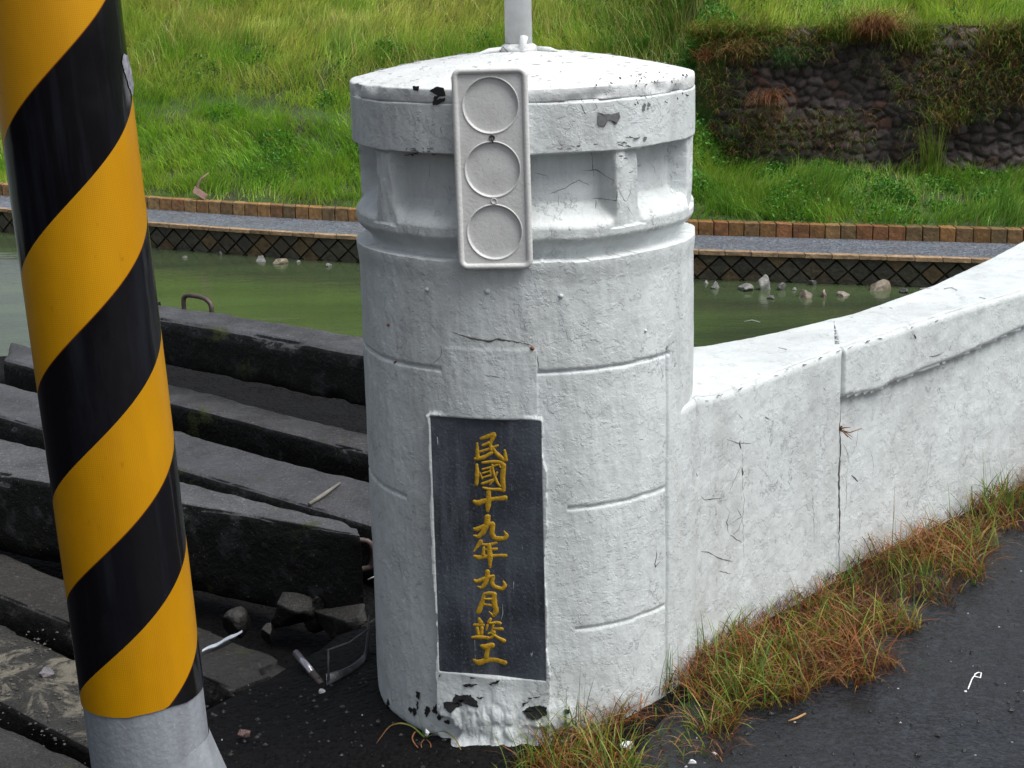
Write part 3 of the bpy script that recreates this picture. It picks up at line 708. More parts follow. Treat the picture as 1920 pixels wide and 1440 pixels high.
# lettering: each brush stroke is a raised rounded ridge, coordinates read off the photograph
def Z(ox, oy, strokes): return [([(ox+x/9., oy+y/9.) for x, y in pts], [r_/9. for r_ in (rs if isinstance(rs, list) else [rs]*len(pts))]) for pts, rs in strokes]
CH = {
 'min': Z(860, 800, [([(370, 205), (480, 170), (600, 130)], [24, 32, 36]), ([(600, 140), (570, 210), (530, 290), (550, 400)], [34, 30, 24, 22]), ([(400, 320), (520, 275)], [22, 28]),
   ([(310, 280), (315, 400), (320, 540)], [18, 26, 34]), ([(275, 545), (400, 530), (560, 440)], [26, 32, 26]), ([(355, 425), (520, 375), (660, 320)], [24, 24, 20]),
   ([(560, 340), (630, 450), (740, 545), (800, 570)], [22, 30, 34, 26]), ([(800, 570), (785, 480), (775, 400)], [26, 26, 18])]),
 'guo': Z(860, 800, [([(305, 640), (315, 800), (300, 980)], [22, 36, 26]), ([(400, 610), (560, 592), (700, 600), (765, 655)], [20, 26, 26, 34]), ([(762, 650), (742, 850), (755, 1080)], [34, 38, 34]),
   ([(410, 1030), (520, 1060), (700, 1060), (750, 1080)], [18, 26, 24, 28]), ([(400, 722), (520, 692), (650, 645)], 17), ([(360, 790), (400, 880)], 16), ([(400, 790), (530, 752)], 15), ([(410, 860), (530, 825)], 16),
   ([(535, 700), (540, 830)], 15), ([(390, 965), (500, 930), (600, 890)], [22, 24, 18]), ([(565, 640), (590, 800), (650, 950), (700, 1010)], [16, 22, 22, 14]), ([(650, 770), (590, 900), (520, 985)], [16, 20, 12]), ([(680, 640), (705, 690)], 16)]),
 'shi': Z(860, 800, [([(258, 1262), (330, 1292), (450, 1245), (600, 1215), (700, 1212), (790, 1200)], [26, 42, 38, 34, 36, 40]), ([(505, 1105), (505, 1250), (495, 1350), (490, 1425)], [38, 44, 42, 26])]),
 'jiu': Z(860, 950, [([(258, 372), (300, 385), (450, 315), (575, 285)], [22, 34, 34, 34]), ([(490, 165), (475, 300), (410, 440), (330, 510), (262, 490)], [44, 44, 38, 30, 18]), ([(575, 290), (560, 470), (620, 540), (770, 540), (812, 490), (765, 415)], [34, 40, 36, 36, 34, 12])]),
 'nian': Z(860, 950, [([(378, 590), (320, 665), (258, 755)], [40, 30, 14]), ([(400, 640), (520, 645), (640, 610)], [22, 28, 20]), ([(430, 725), (530, 725), (640, 715)], [18, 22, 24]), ([(425, 690), (412, 815)], [22, 28]),
   ([(258, 832), (335, 860), (500, 835), (700, 822), (800, 830)], [18, 36, 30, 24, 28]), ([(512, 640), (530, 850), (528, 1030)], [32, 42, 20])]),
 'jiu2': Z(860, 950, [([(262, 1242), (300, 1268), (430, 1215), (590, 1172)], [20, 28, 28, 26]), ([(485, 1090), (480, 1220), (430, 1330), (380, 1375), (318, 1345)], [36, 38, 34, 26, 12]), ([(580, 1175), (560, 1300), (600, 1355), (740, 1395), (785, 1330), (755, 1265)], [30, 34, 34, 30, 30, 16])]),
 'yue': Z(860, 1100, [([(425, 130), (405, 250), (335, 430)], [28, 40, 42]), ([(425, 125), (520, 105), (600, 125)], [24, 28, 36]), ([(600, 125), (598, 300), (635, 400), (595, 480)], [38, 42, 42, 32]), ([(590, 500), (510, 420)], [22, 10]), ([(430, 212), (590, 212)], 20), ([(430, 300), (560, 320)], 22)]),
 'jun': Z(860, 1100, [([(345, 545), (375, 615)], [30, 42]), ([(258, 645), (420, 650)], [24, 26]), ([(310, 700), (330, 800)], 26), ([(395, 690), (385, 800)], 26), ([(228, 858), (350, 850), (515, 868)], [22, 34, 24]),
   ([(540, 545), (495, 620), (620, 612)], [24, 24, 20]), ([(485, 650), (465, 735)], [22, 14]), ([(610, 600), (700, 622)], [22, 28]), ([(570, 710), (735, 718)], [20, 28]), ([(585, 640), (555, 760)], 20), ([(500, 795), (610, 755), (570, 850), (480, 885)], [16, 24, 24, 14]), ([(560, 790), (650, 860), (770, 920)], [18, 26, 32])]),
 'gong': Z(860, 1100, [([(380, 1000), (450, 1022), (575, 990)], [26, 48, 42]), ([(500, 1020), (480, 1100), (465, 1200)], [40, 36, 40]), ([(252, 1235), (330, 1285), (500, 1232), (650, 1240), (785, 1285)], [20, 42, 42, 36, 40])])}
def ridge(mb, pts, rs, h=.0028):
    """sweep of a half round brush mark lying on the plaque"""
    P = []; Rr = []
    for i in range(len(pts)-1):
        for k in range(6):
            f = k/6; P.append(np.array(pts[i])*(1-f)+np.array(pts[i+1])*f); Rr.append(rs[i]*(1-f)+rs[i+1]*f)
    P.append(np.array(pts[-1])); Rr.append(rs[-1]); P = np.array(P); Rr = np.array(Rr)
    for _ in range(2):
        Q = P.copy(); Q[1:-1] = .25*P[:-2]+.5*P[1:-1]+.25*P[2:]; P = Q
    t0 = P[1]-P[0]; t0 = t0/np.linalg.norm(t0); t1 = P[-1]-P[-2]; t1 = t1/np.linalg.norm(t1)
    P = np.vstack([P[0]-t0*Rr[0]*.85, P[0]-t0*Rr[0]*.5, P, P[-1]+t1*Rr[-1]*.5, P[-1]+t1*Rr[-1]*.85]); Rr = np.concatenate([[Rr[0]*.3, Rr[0]*.8], Rr, [Rr[-1]*.8, Rr[-1]*.3]])
    n = 9; V = []
    hh = h*random.uniform(.8, 1.25)
    for i, p in enumerate(P):
        t = P[min(i+1, len(P)-1)]-P[max(i-1, 0)]; t = t/(np.linalg.norm(t)+1e-9); nn = np.array([-t[1], t[0]])
        rr = Rr[i]*(1+.07*random.uniform(-1, 1))*1.26
        for k in range(n):
            a = math.pi*k/(n-1); q = p+nn*rr*math.cos(a)
            V.append(on_plaque(q[0], q[1], hh*math.sin(a)*(Rr[i]/(Rr.max()+1e-9))**.3-.0012))
    mb.add(V, [(i*n+k, i*n+k+1, (i+1)*n+k+1, (i+1)*n+k) for i in range(len(P)-1) for k in range(n-1)])
for key, st in CH.items():
    mb = MB()
    for pts, rs in st: ridge(mb, pts, rs)
    o = mb.build('character', M_GOLD, plaque, True); o.matrix_parent_inverse = Matrix.Translation(-Vector(pil.location))
    o.matrix_parent_inverse = Matrix.Translation(-Vector(pil.location)).inverted() @ Matrix.Translation(-Vector(pil.location))
# splashes and runs of white paint on the plaque
M_DRIP = m_flat('white_paint_drip', (.42, .44, .46), .5, None, .1)
for pts, w in [([(930, 785), (932, 805), (934, 822)], 2.6), ([(820, 820), (821, 834)], 1.6), ([(963, 1088), (963, 1112)], 2.6), ([(1000, 1195), (998, 1235)], 2.2), ([(996, 1225), (999, 1256)], 2.0), ([(912, 850), (911, 862)], 1.5), ([(945, 1105), (945, 1122)], .9), ([(958, 900), (959, 920)], .8), ([(942, 1132), (943, 1150), (939, 1164)], .9), ([(890, 1200), (891, 1235)], .8), ([(934, 1205), (940, 1222)], .8), ([(876, 960), (876, 970)], 1), ([(978, 1020), (980, 1030)], 1.2)]: mb = MB(); ridge(mb, pts, [w*.7]+[w]*(len(pts)-2)+[w*.5], .0012); mb.build('paint_run', M_DRIP, plaque)
for ch in plaque.children: ch.matrix_parent_inverse = plaque.matrix_parent_inverse.inverted() @ Matrix.Translation(-Vector(pil.location)) if False else Matrix.Identity(4)
# cracks (thin dirt filled lines) and chips on the painted skin
def crack(mb, pts, w, fn, jit=1.0):
    P = []
    for i in range(len(pts)-1):
        L = math.hypot(pts[i+1][0]-pts[i][0], pts[i+1][1]-pts[i][1]); n = max(2, int(L/5))
        for k in range(n): f = k/n; P.append((pts[i][0]*(1-f)+pts[i+1][0]*f+random.uniform(-jit, jit), pts[i][1]*(1-f)+pts[i+1][1]*f+random.uniform(-jit, jit)))
    P.append(pts[-1]); Q = [fn(*p) for p in P]; m_ = len(Q)
    mb.tube(Q, [max(.15, math.sin(math.pi*(i+.6)/(m_+.2)))*w*random.uniform(.6, 1.3) for i in range(m_)], 5)
def zc(L, s=2.6667, ox=620, oy=0): return [(ox+x/s, oy+y/s) for x, y in L]
mb = MB()
for L, w in [([(1070, 980), (1170, 940), (1240, 900), (1290, 925), (1320, 960)], .0011), ([(1300, 735), (1310, 800), (1315, 890)], .0010), ([(1255, 855), (1330, 850), (1360, 890), (1360, 930)], .0011), ([(1370, 930), (1365, 990), (1305, 995)], .0010), ([(1365, 990), (1390, 1040)], .0009), ([(1325, 1000), (1325, 1045)], .0008),
    ([(1425, 900), (1445, 960), (1475, 1010), (1500, 970), (1500, 900)], .0009), ([(1475, 1020), (1510, 1080)], .0008), ([(1250, 520), (1275, 575)], .0012), ([(1100, 430), (1108, 470)], .001), ([(1310, 490), (1335, 540), (1295, 560)], .0007),
    ([(320, 830), (315, 960), (322, 1020)], .0007), ([(500, 800), (490, 900), (470, 960)], .0006), ([(560, 630), (548, 640), (560, 670)], .0009), ([(235, 860), (245, 930)], .0007), ([(1560, 820), (1500, 860)], .0006), ([(1600, 800), (1625, 870), (1640, 890)], .0006), ([(440, 1130), (430, 1190)], .0009), ([(580, 900), (610, 990)], .0005), ([(1135, 960), (1140, 1030)], .0006), ([(1190, 530), (1170, 570)], .0006), ([(1010, 860), (1080, 880), (1100, 910)], .0006)]:
    mb = MB(); crack(mb, zc(L), w*.8, lambda a, b: surf(a, b, -.0002)); rel(mb.build('crack', M_CRACK), pil)
for L, w in [([(826, 637), (845, 622), (862, 628), (880, 633), (915, 640), (935, 635), (960, 639), (1010, 650)], .0022), ([(1008, 660), (1009, 703)], .0011), ([(828, 640), (827, 668), (800, 692)], .0009), ([(895, 702), (945, 708), (947, 724)], .0009), ([(1185, 820), (1212, 826)], .0007), ([(780, 1010), (800, 1060)], .0007),
    ([(1240, 1050), (1228, 1062), (1232, 1030)], .002)]:
    mb = MB(); crack(mb, L, w, lambda a, b: surf(a, b, -.0004)); rel(mb.build('crack', M_CRACK), pil)
def patch(mb, poly, fn, jt=.7):
    c = (sum(p[0] for p in poly)/len(poly), sum(p[1] for p in poly)/len(poly)); P = []
    for i in range(len(poly)):
        a, b = poly[i], poly[(i+1) % len(poly)]; m_ = max(1, int(math.hypot(a[0]-b[0], a[1]-b[1])/3))
        for k in range(m_): f = k/m_; P.append((a[0]*(1-f)+b[0]*f+random.uniform(-jt, jt), a[1]*(1-f)+b[1]*f+random.uniform(-jt, jt)))
    m_ = len(P); V = [fn(*p) for p in P]+[fn(p[0]*.5+c[0]*.5, p[1]*.5+c[1]*.5) for p in P]+[fn(*c)]
    mb.add(V, [(i, (i+1) % m_, (i+1) % m_+m_, i+m_) for i in range(m_)]+[(i+m_, (i+1) % m_+m_, 2*m_) for i in range(m_)])
M_BARE = m_flat('bare_grey_render', (.13, .135, .14), .7, (100, .001), .2); M_EDGE = m_flat('black_bare_edge', (.012, .012, .014), .6, (100, .001), .2)
mb = MB(); lf = lambda a, b: surf(a, b, .0022)
for poly in [zc([(1335, 560), (1360, 570), (1400, 570), (1440, 560), (1445, 590), (1425, 622), (1405, 600), (1370, 600), (1365, 635), (1335, 625)]), zc([(1560, 515), (1572, 520), (1566, 555), (1555, 550)]), zc([(1580, 505), (1596, 520), (1592, 535), (1582, 525)]),
     zc([(1510, 690), (1545, 685), (1540, 695), (1515, 700)]), zc([(1560, 685), (1578, 684), (1575, 700), (1562, 702)])]:
    mb = MB(); patch(mb, poly, lf); rel(mb.build('bare_patch', M_BARE, sm=True), pil)
mb = MB()
def capf(a, b): 
    ph_, z = cyl(a, b, .348); return np.array([AX+.3495*math.sin(ph_), AY-.3495*math.cos(ph_), z])
for poly in [zc([(495, 455), (530, 432), (570, 440), (575, 478), (545, 482), (520, 470)]), zc([(510, 505), (540, 495), (573, 488), (574, 502), (540, 523), (512, 525)]), zc([(410, 430), (445, 430), (440, 455), (415, 450)]),
    zc([(520, 478), (545, 480), (530, 500), (515, 500)])]:
    mb = MB(); patch(mb, poly, capf); rel(mb.build('peeled_patch', M_EDGE, sm=True), pil)
def fz_(L): return [(700+x/4.8, 1180+y/4.8) for x, y in L]
for poly in [[(745, 575), (800, 590), (880, 585), (945, 655), (945, 705), (905, 690), (870, 610), (800, 605), (765, 640), (800, 690), (745, 695), (700, 745), (640, 700), (640, 655), (720, 650)],
    [(800, 490), (880, 483), (945, 490), (900, 508), (830, 522)], [(1040, 490), (1145, 450), (1125, 478), (1060, 495)], [(1340, 735), (1400, 692), (1500, 685), (1562, 692), (1560, 760), (1480, 812), (1400, 800)],
    [(560, 403), (612, 410), (600, 422)], [(1340, 662), (1405, 640), (1348, 688)], [(1385, 612), (1505, 600), (1400, 624)], [(870, 430), (925, 434), (900, 446)], [(930, 610), (1000, 605), (960, 625)], [(390, 560), (425, 565), (420, 630), (395, 610)], [(1720, 720), (1765, 715), (1770, 750), (1725, 750)]]:
    mb = MB(); patch(mb, fz_(poly), lambda a, b: surf(a, b, .0025), 1.5); rel(mb.build('eroded_patch', M_EDGE, sm=True), pil)
for i in range(13):
    bx, by = random.uniform(722, 850), 0; by = 1312+(bx-722)*.24+random.uniform(-10, 14)
    w_, h_ = random.uniform(2, 7), random.uniform(3, 11)
    mb = MB(); patch(mb, [(bx-w_, by), (bx-w_*.3, by-h_), (bx+w_*.6, by-h_*.6), (bx+w_, by+h_*.4), (bx, by+h_)], lambda a, b: surf(a, b, .0015), 1.2); rel(mb.build('eroded_patch', M_EDGE, sm=True), pil)
mb = MB()
for i in range(46):
    x_ = random.choice([random.uniform(1080, 1290), random.uniform(1180, 1290), random.uniform(1190, 1210)]); y_ = 158-(x_-980)*.045+random.uniform(-12, 12)
    if random.random() < .45: y_ += random.uniform(20, 50)
    crack(mb, [(x_, y_), (x_+random.uniform(-5, 5), y_+random.uniform(-6, 6))], random.uniform(.0006, .0018), (capf if y_ < 168 else (lambda a, b: surf(a, b, .0002))))
for i in range(30):
    x_, y_ = random.choice([(random.uniform(760, 810), random.uniform(276, 290)), (random.uniform(1040, 1130), random.uniform(268, 280)), (random.uniform(1155, 1180), random.uniform(255, 330))])
    crack(mb, [(x_, y_), (x_+random.uniform(3, 12), y_+random.uniform(-3, 3))], random.uniform(.0005, .0013), lambda a, b: surf(a, b, .0002))
tag(rel(mb.build('flaking_paint', M_CRACK), pil), None, kind='stuff')
# flakes lying on the cap
mb = MB()
for i in range(150):
    a = random.uniform(0, 6.28); rr = .32*math.sqrt(random.random()); z = 1.3412+.049*(1-(rr/.344)**1.7)+.0008
    if rr < .04: continue
    p = np.array([AX+rr*math.cos(a), AY+rr*math.sin(a), z]); b = a+random.uniform(-1, 1); L = random.uniform(.003, .015)
    q = p+np.array([math.cos(b), math.sin(b), 0])*L; q2 = q+np.array([math.cos(b+.7), math.sin(b+.7), 0])*L*.6
    mb.tube([p, q, q2], [.0003, .0006, .0002], 4)
tag(rel(mb.build('cap_flaking', M_FLECK), pil), None, kind='stuff')
# rusty nail heads in the skin, plus two painted stubs
for px, py, r_, m_ in [(729, 609, .0032, M_RUST), (998, 653, .0042, M_RUST), (801, 543, .0045, M_PL), (914, 546, .005, M_PL), (742, 679, .0025, M_RUST), (1210, 620, .003, M_PL), (1052, 555, .0045, M_PL)]:
    p = surf(px, py, -.001); n_ = np.array([p[0]-AX, p[1]-AY, 0]); n_ /= np.linalg.norm(n_); mb = MB()
    mb.tube([p, p+n_*.003, p+n_*.005], [r_, r_, r_*.6], 10); rel(mb.build('nail_head', m_), pil)

# ------------------------------------------------------------------ reflector panel hung on the pillar front
rp = thing('reflector_panel', 'upright grey white plastic panel with three round recesses fixed to the pillar front', 'reflector panel')
PR = math.radians(-12); nR = np.array([math.sin(PR), -math.cos(PR), 0])
base = A0+nR*.3535
q = [hitplane(px, py, base, np.array([0.0, -1, 0.0])*1.0) for px, py in ((848, 127), (993, 125), (860, 505), (997, 502))]
q = [hitplane(px, py, A0+np.array([math.sin(math.radians(-6)), -math.cos(math.radians(-6)), 0])*.358, np.array([math.sin(math.radians(-6)), -math.cos(math.radians(-6)), 0])) for px, py in ((848, 127), (993, 125), (860, 505), (997, 502))]
ctr = sum(q)/4; Ux = ((q[1]+q[3])/2-(q[0]+q[2])/2); Uy = ((q[0]+q[1])/2-(q[2]+q[3])/2)
PWd, PHt = np.linalg.norm(Ux), np.linalg.norm(Uy); Ux /= PWd; Uy /= PHt; Un = np.cross(Ux, Uy)
Un /= np.linalg.norm(Un); Uy = np.cross(Un, Ux)
Mx = Matrix([[Ux[i], Uy[i], Un[i], ctr[i]] for i in range(3)]+[[0, 0, 0, 1]]); rp.matrix_world = Mx
w2, h2_ = PWd/2, PHt/2
def rrect(w, h, r, n=8):
    P = []
    for cx, cy, a0 in ((w-r, h-r, 0), (-w+r, h-r, 90), (-w+r, -h+r, 180), (w-r, -h+r, 270)):
        for k in range(n+1): a = math.radians(a0+90*k/n); P.append((cx+r*math.cos(a), cy+r*math.sin(a)))
    return P
fz = .0075                       # front face height
cdist = PHt*(158/375.)*1.0
cent = [(0.0, PHt*.5-PHt*(196-127)/377.), (0.0, PHt*.5-PHt*(315-127)/377.), (0.0, PHt*.5-PHt*(433-127)/377.)]; rc = .0505
outer = rrect(w2-.006, h2_-.006, .011); loops = [outer]+[[(cx+rc*math.cos(2*math.pi*k/56), cy+rc*math.sin(2*math.pi*k/56)) for k in range(56)] for cx, cy in cent]
pts = []; edges = []; 
for L in loops:
    b = len(pts); pts += [Vector(p) for p in L]; edges += [(b+i, b+(i+1) % len(L)) for i in range(len(L))]
vo, eo, fo, _, _, _ = delaunay_2d_cdt(pts, edges, [], 0, 1e-6)
fs = []
for f in fo:
    cx = sum(vo[i][0] for i in f)/len(f); cy = sum(vo[i][1] for i in f)/len(f)
    if all(math.hypot(cx-a, cy-b) > rc*.995 for a, b in cent) and abs(cx) < w2-.006 and abs(cy) < h2_-.006: fs.append(tuple(f))
V = [(v[0], v[1], fz) for v in vo]; mb = MB(); mb.add(V, fs)
ob = rrect(w2-.002, h2_-.002, .014); n = len(ob); mb.add([(x, y, -.010) for x, y in ob]+[(x, y, .004) for x, y in ob], [(i, (i+1) % n, (i+1) % n+n, i+n) for i in range(n)]+[tuple(range(n))[::-1]])
mb.build('backplate', M_REFL, rp, False)
mb = MB(); L = rrect(w2-.0055, h2_-.0055, .0125, 8); L3 = [np.array([x, y, .0075]) for x, y in L]; L3 += [L3[0], L3[1]]
mb.tube(L3, .0058, 12, False); mb.build('raised_rim', M_REFL, rp, True)
for cx, cy in cent:
    mb = MB(); mb.lathe([(.0530, .0074), (.0520, .0090), (.0508, .0092), (.0500, .0078), (.0494, .0030), (.0480, .0022), (.0470, .0022), (.03, .0030), (.0001, .0034)], np.array([cx, cy, 0]), 64); mb.build('round_recess', M_REFL, rp, True)
for k, (cx, cy) in enumerate([(0.001, (cent[0][1]+cent[1][1])/2), (.001, (cent[1][1]+cent[2][1])/2)]):
    mb = MB(); mb.lathe([(.0058, .0074), (.0058, .0098), (.0046, .0102), (.0042, .0086), (.0001, .0086)], np.array([cx, cy, 0]), 20)
    s_ = mb.build('screw', M_STEEL if k == 0 else M_REFL, rp, True)
mb = MB(); mb.tube([(.001, (cent[0][1]+cent[1][1])/2, .0088), (.0015, (cent[0][1]+cent[1][1])/2-.006, .0095), (.002, (cent[0][1]+cent[1][1])/2-.010, .0085)], [.002, .0018, .0008], 6); mb.build('screw_tail', M_DARK, rp)

# ------------------------------------------------------------------ thin white post on the cap
tp = hitplane(973, 100, A0, np.array([0, -1., 0])); px_ = tp[0]
wp = thing('white_post', 'thin white painted steel tube rising from the centre of the pillar cap', 'post', (px_, AY, 1.392))
mb = MB(); mb.tube([(0, 0, -.03), (0, 0, .6), (0, 0, 1.1), (0, 0, 1.9)], .0273, 40); mb.build('tube', M_PIPE, wp)
mb = MB(); mb.lathe([(.040, -.004), (.038, .004), (.032, .009), (.0275, .011)], np.array([0, 0, 0.]), 40); mb.build('mortar_collar', M_CAP, wp)
mb = MB()
for sx in (-1, 1):
    pts = [np.array([sx*.03, -.024, .001]), np.array([sx*.06, -.03, -.001]), np.array([sx*.09, -.032, -.012]), np.array([sx*(.115 if sx < 0 else .10), -.03, -.018])]
    mb.tube(pts, [.006, .0055, .0045, .001], 8)
mb.tube([(-.034, -.03, .001), (-.01, -.036, -.001), (.01, -.037, -.003), (.034, -.03, .001)], [.007, .008, .008, .006], 8)
mb.build('painted_binding', M_CAP, wp)
mb = MB(); 
for k in range(4): mb.tube([(-.032+.008*k, -.034, .006), (-.02+.008*k, -.042, -.004), (-.004+.007*k, -.040, -.010)], .0016, 6)
mb.build('wire_twist', M_STEEL, wp)
mb = MB(); a = np.array([.004, -.036, -.003]); b = a+np.array([.007, -.006, .030]); mb.tube([a, a+(b-a)*.5, b, b+(b-a)*.02, b-(b-a)*.15], [.0072, .0074, .0078, .0058, .0052], 20); mb.build('white_cap', M_WHITE, wp)

# ------------------------------------------------------------------ curved white parapet
fp = [hit(px, py, .66) for px, py in ((1275, 761), (1290, 757), (1400, 716), (1490, 683), (1575, 650), (1700, 608), (1800, 577), (1920, 540))]
fp = [np.array([.25, 3.25, .66]), np.array([.322, 3.325, .66]), np.array([.352, 3.360, .66]), np.array([.385, 3.425, .66])]+fp[2:]+[np.array([1.72, 4.90, .66]), np.array([2.1, 5.42, .66]), np.array([2.5, 6.1, .66]), np.array([2.8, 6.8, .66])]
bp = [hit(px, py, .66) for px, py in ((1300, 655), (1450, 625), (1600, 590), (1750, 535), (1850, 490), (1920, 450))]
bp = [np.array([.18, 3.78, .66])]+bp+[np.array([1.85, 5.75, .66]), np.array([2.15, 6.4, .66]), np.array([2.4, 7.0, .66])]
def arc(P, n):
    P = np.array(P)[:, :2]; d = np.concatenate([[0], np.cumsum(np.hypot(*np.diff(P, axis=0).T))]); s = np.linspace(0, d[-1], n)
    Q = np.stack([np.interp(s, d, P[:, 0]), np.interp(s, d, P[:, 1])], 1)
    for _ in range(60): Q[1:-1] = .25*Q[:-2]+.5*Q[1:-1]+.25*Q[2:]
    return Q, s
NS = 2000; FQ, FS = arc(fp, NS); BQ, BS = arc(bp, NS)
tg = np.gradient(FQ, axis=0); tg /= np.linalg.norm(tg, axis=1, keepdims=True); fn = np.stack([tg[:, 1], -tg[:, 0]], 1)
jx = hit(1575, 650, .66); JS = FS[np.argmin(np.hypot(FQ[:, 0]-jx[0], FQ[:, 1]-jx[1]))]
def wallpt(px, py, off=0.0):
    """pixel -> (arc position, z) on the front face"""
    d = ray(px, py); best = None
    k = (FQ[:, 1]-CP[1])/d[1]; e = CP[0]+d[0]*k-FQ[:, 0]; i = int(np.argmin(np.abs(e))); t = k[i]
    return FS[i], float(CP[2]+d[2]*t), i
band = [(wallpt(px, py)[0], wallpt(px, py)[1]) for px, py in ((1578, 748), (1600, 743), (1640, 735), (1662, 722), (1700, 708), (1740, 690), (1790, 672), (1850, 645), (1918, 612))]
bs_, bz_ = zip(*band)
zf = np.concatenate([np.linspace(-.15, .64, 190), [.648, .654, .658]]); SS_, ZF = np.meshgrid(np.arange(NS), zf, indexing='ij')
s_ = FS[SS_]; co = v3(s_, ZF, 0)
off = .004*fbm(co, 3, 3, 90)+.0025*fbm(co, 11, 4, 91)+.001*fbm(co, 34, 2, 92)
bl = np.interp(s_, bs_, bz_)+.004*fbm(v3(s_, 0, 0), 14, 3, 93)
inb = (s_ > JS+.002) & (ZF > bl); off = off+np.where(inb, .020, 0)+np.where(s_ < JS, .008, -.008)
off = off+g(s_-JS, .0045, .013)*smooth(.655, .63, ZF)+g((ZF-bl-.004), .006, .006)*(s_ > JS)
off = off+.03*smooth(.14, .02, ZF)*smooth(.4, 1., s_)*0-.0
off = off-.008*smooth(.648, .66, ZF)
xy = FQ[SS_]+fn[SS_]*off[..., None]
ZF = ZF+.022*np.exp(-np.maximum(s_-.22, 0)/.06)*smooth(.5, .658, ZF)
Vf = np.concatenate([xy, ZF[..., None]], -1)
nt = 60; tt = np.linspace(0, 1, nt); SI, TT = np.meshgrid(np.arange(NS), tt, indexing='ij')
f0 = Vf[:, -1, :2]
xy = f0[SI]*(1-TT[..., None])+BQ[SI]*TT[..., None]
zt = .662+.004*fbm(v3(xy[..., 0], xy[..., 1]), 5, 4, 95)+.001*fbm(v3(xy[..., 0], xy[..., 1]), 30, 2, 96)-.004*(TT < .01)-.006*(TT > .99)
zt = zt+.022*np.exp(-np.maximum(FS[SI]-.22, 0)/.06)
Vt = np.concatenate([xy, zt[..., None]], -1)
nb = 30; zb = np.linspace(.645, -1.2, nb); SI, ZB = np.meshgrid(np.arange(NS), zb, indexing='ij')
Vb = np.concatenate([BQ[SI], ZB[..., None]], -1)
Vall = np.concatenate([Vf, Vt, Vb], 1); nv = Vall.shape[1]
pw = thing('parapet_wall', 'long curved white painted parapet wall running from the pillar to the right edge', 'parapet', (.8, 3.95, 0))
rel(mesh('wall', Vall.reshape(-1, 3), gridf(NS, nv), M_PL, sm=True), pw)
def wsurf(px, py, lift=0.0):
    s1, z1, i = wallpt(px, py); o_ = .008 if s1 < JS else (.012 if z1 > np.interp(s1, bs_, bz_) else -.008)
    c_ = np.array([[s1, z1, 0]]); o_ += float(.004*fbm(c_, 3, 3, 90)[0]+.0025*fbm(c_, 11, 4, 91)[0]+.001*fbm(c_, 34, 2, 92)[0])
    p = FQ[i]+fn[i]*(o_+lift); return np.array([p[0], p[1], z1])
def zw(L): return [(1200+x/2.6667, 540+y/2.6667) for x, y in L]
mb = MB()
for L, w in [([(285, 1035), (310, 1055), (390, 1050), (415, 1020)], .0013), ([(430, 1025), (450, 970), (490, 890)], .0010), ([(482, 760), (488, 800)], .003), ([(495, 895), (500, 935)], .0035), ([(410, 1090), (435, 1120), (420, 1170), (430, 1225)], .0014), ([(470, 1100), (490, 1140), (450, 1170)], .0011), ([(495, 1150), (480, 1200), (450, 1228)], .0012), ([(435, 1230), (495, 1270)], .0014),
    ([(285, 1310), (330, 1320), (370, 1345), (460, 1365)], .0014), ([(375, 1410), (440, 1425)], .0012), ([(1030, 780), (1055, 830), (1060, 880)], .0009), ([(1075, 940), (1100, 970)], .0022), ([(1110, 700), (1095, 790), (1070, 840)], .0007), ([(1350, 1070), (1345, 1095)], .002), ([(850, 990), (855, 1100), (857, 1300)], .0006), ([(1420, 620), (1380, 640)], .0005), ([(1590, 580), (1585, 610)], .001), ([(745, 930), (745, 960)], .0008),
    ([(1430, 340), (1490, 325)], .0016), ([(1350, 230), (1360, 250)], .003), ([(1470, 760), (1440, 1000)], .0005), ([(265, 925), (270, 940)], .0022), ([(610, 640), (628, 652)], .002), ([(905, 495), (915, 512)], .0012), ([(370, 1440), (372, 1490)], .0007), ([(420, 755), (470, 770), (540, 775)], .0012), ([(480, 630), (498, 650)], .0012), ([(498, 650), (504, 720), (497, 800), (501, 880), (498, 960), (503, 1040), (497, 1130), (500, 1230), (503, 1340), (500, 1420), (504, 1500)], .0006), ([(160, 480), (175, 560), (150, 620), (165, 700)], .0008), ([(160, 900), (150, 1000), (165, 1090), (155, 1200)], .0007), ([(1060, 880), (1045, 960), (1050, 1060), (1035, 1150)], .0008), ([(1160, 800), (1180, 880), (1170, 960)], .0005)]:
    mb = MB(); crack(mb, zw(L), w*.8, lambda a, b: wsurf(a, b, .0)); rel(mb.build('crack', M_CRACK), pw)
mb = MB(); crack(mb, [(1578, 752), (1576, 800), (1577, 850), (1574, 900), (1575, 960), (1573, 1020), (1574, 1075)], .0024, lambda a, b: wsurf(a, b, .007), .35); rel(mb.build('joint_shade', M_CRACK), pw)  # dark strip painted along the joint for the shade in its gap
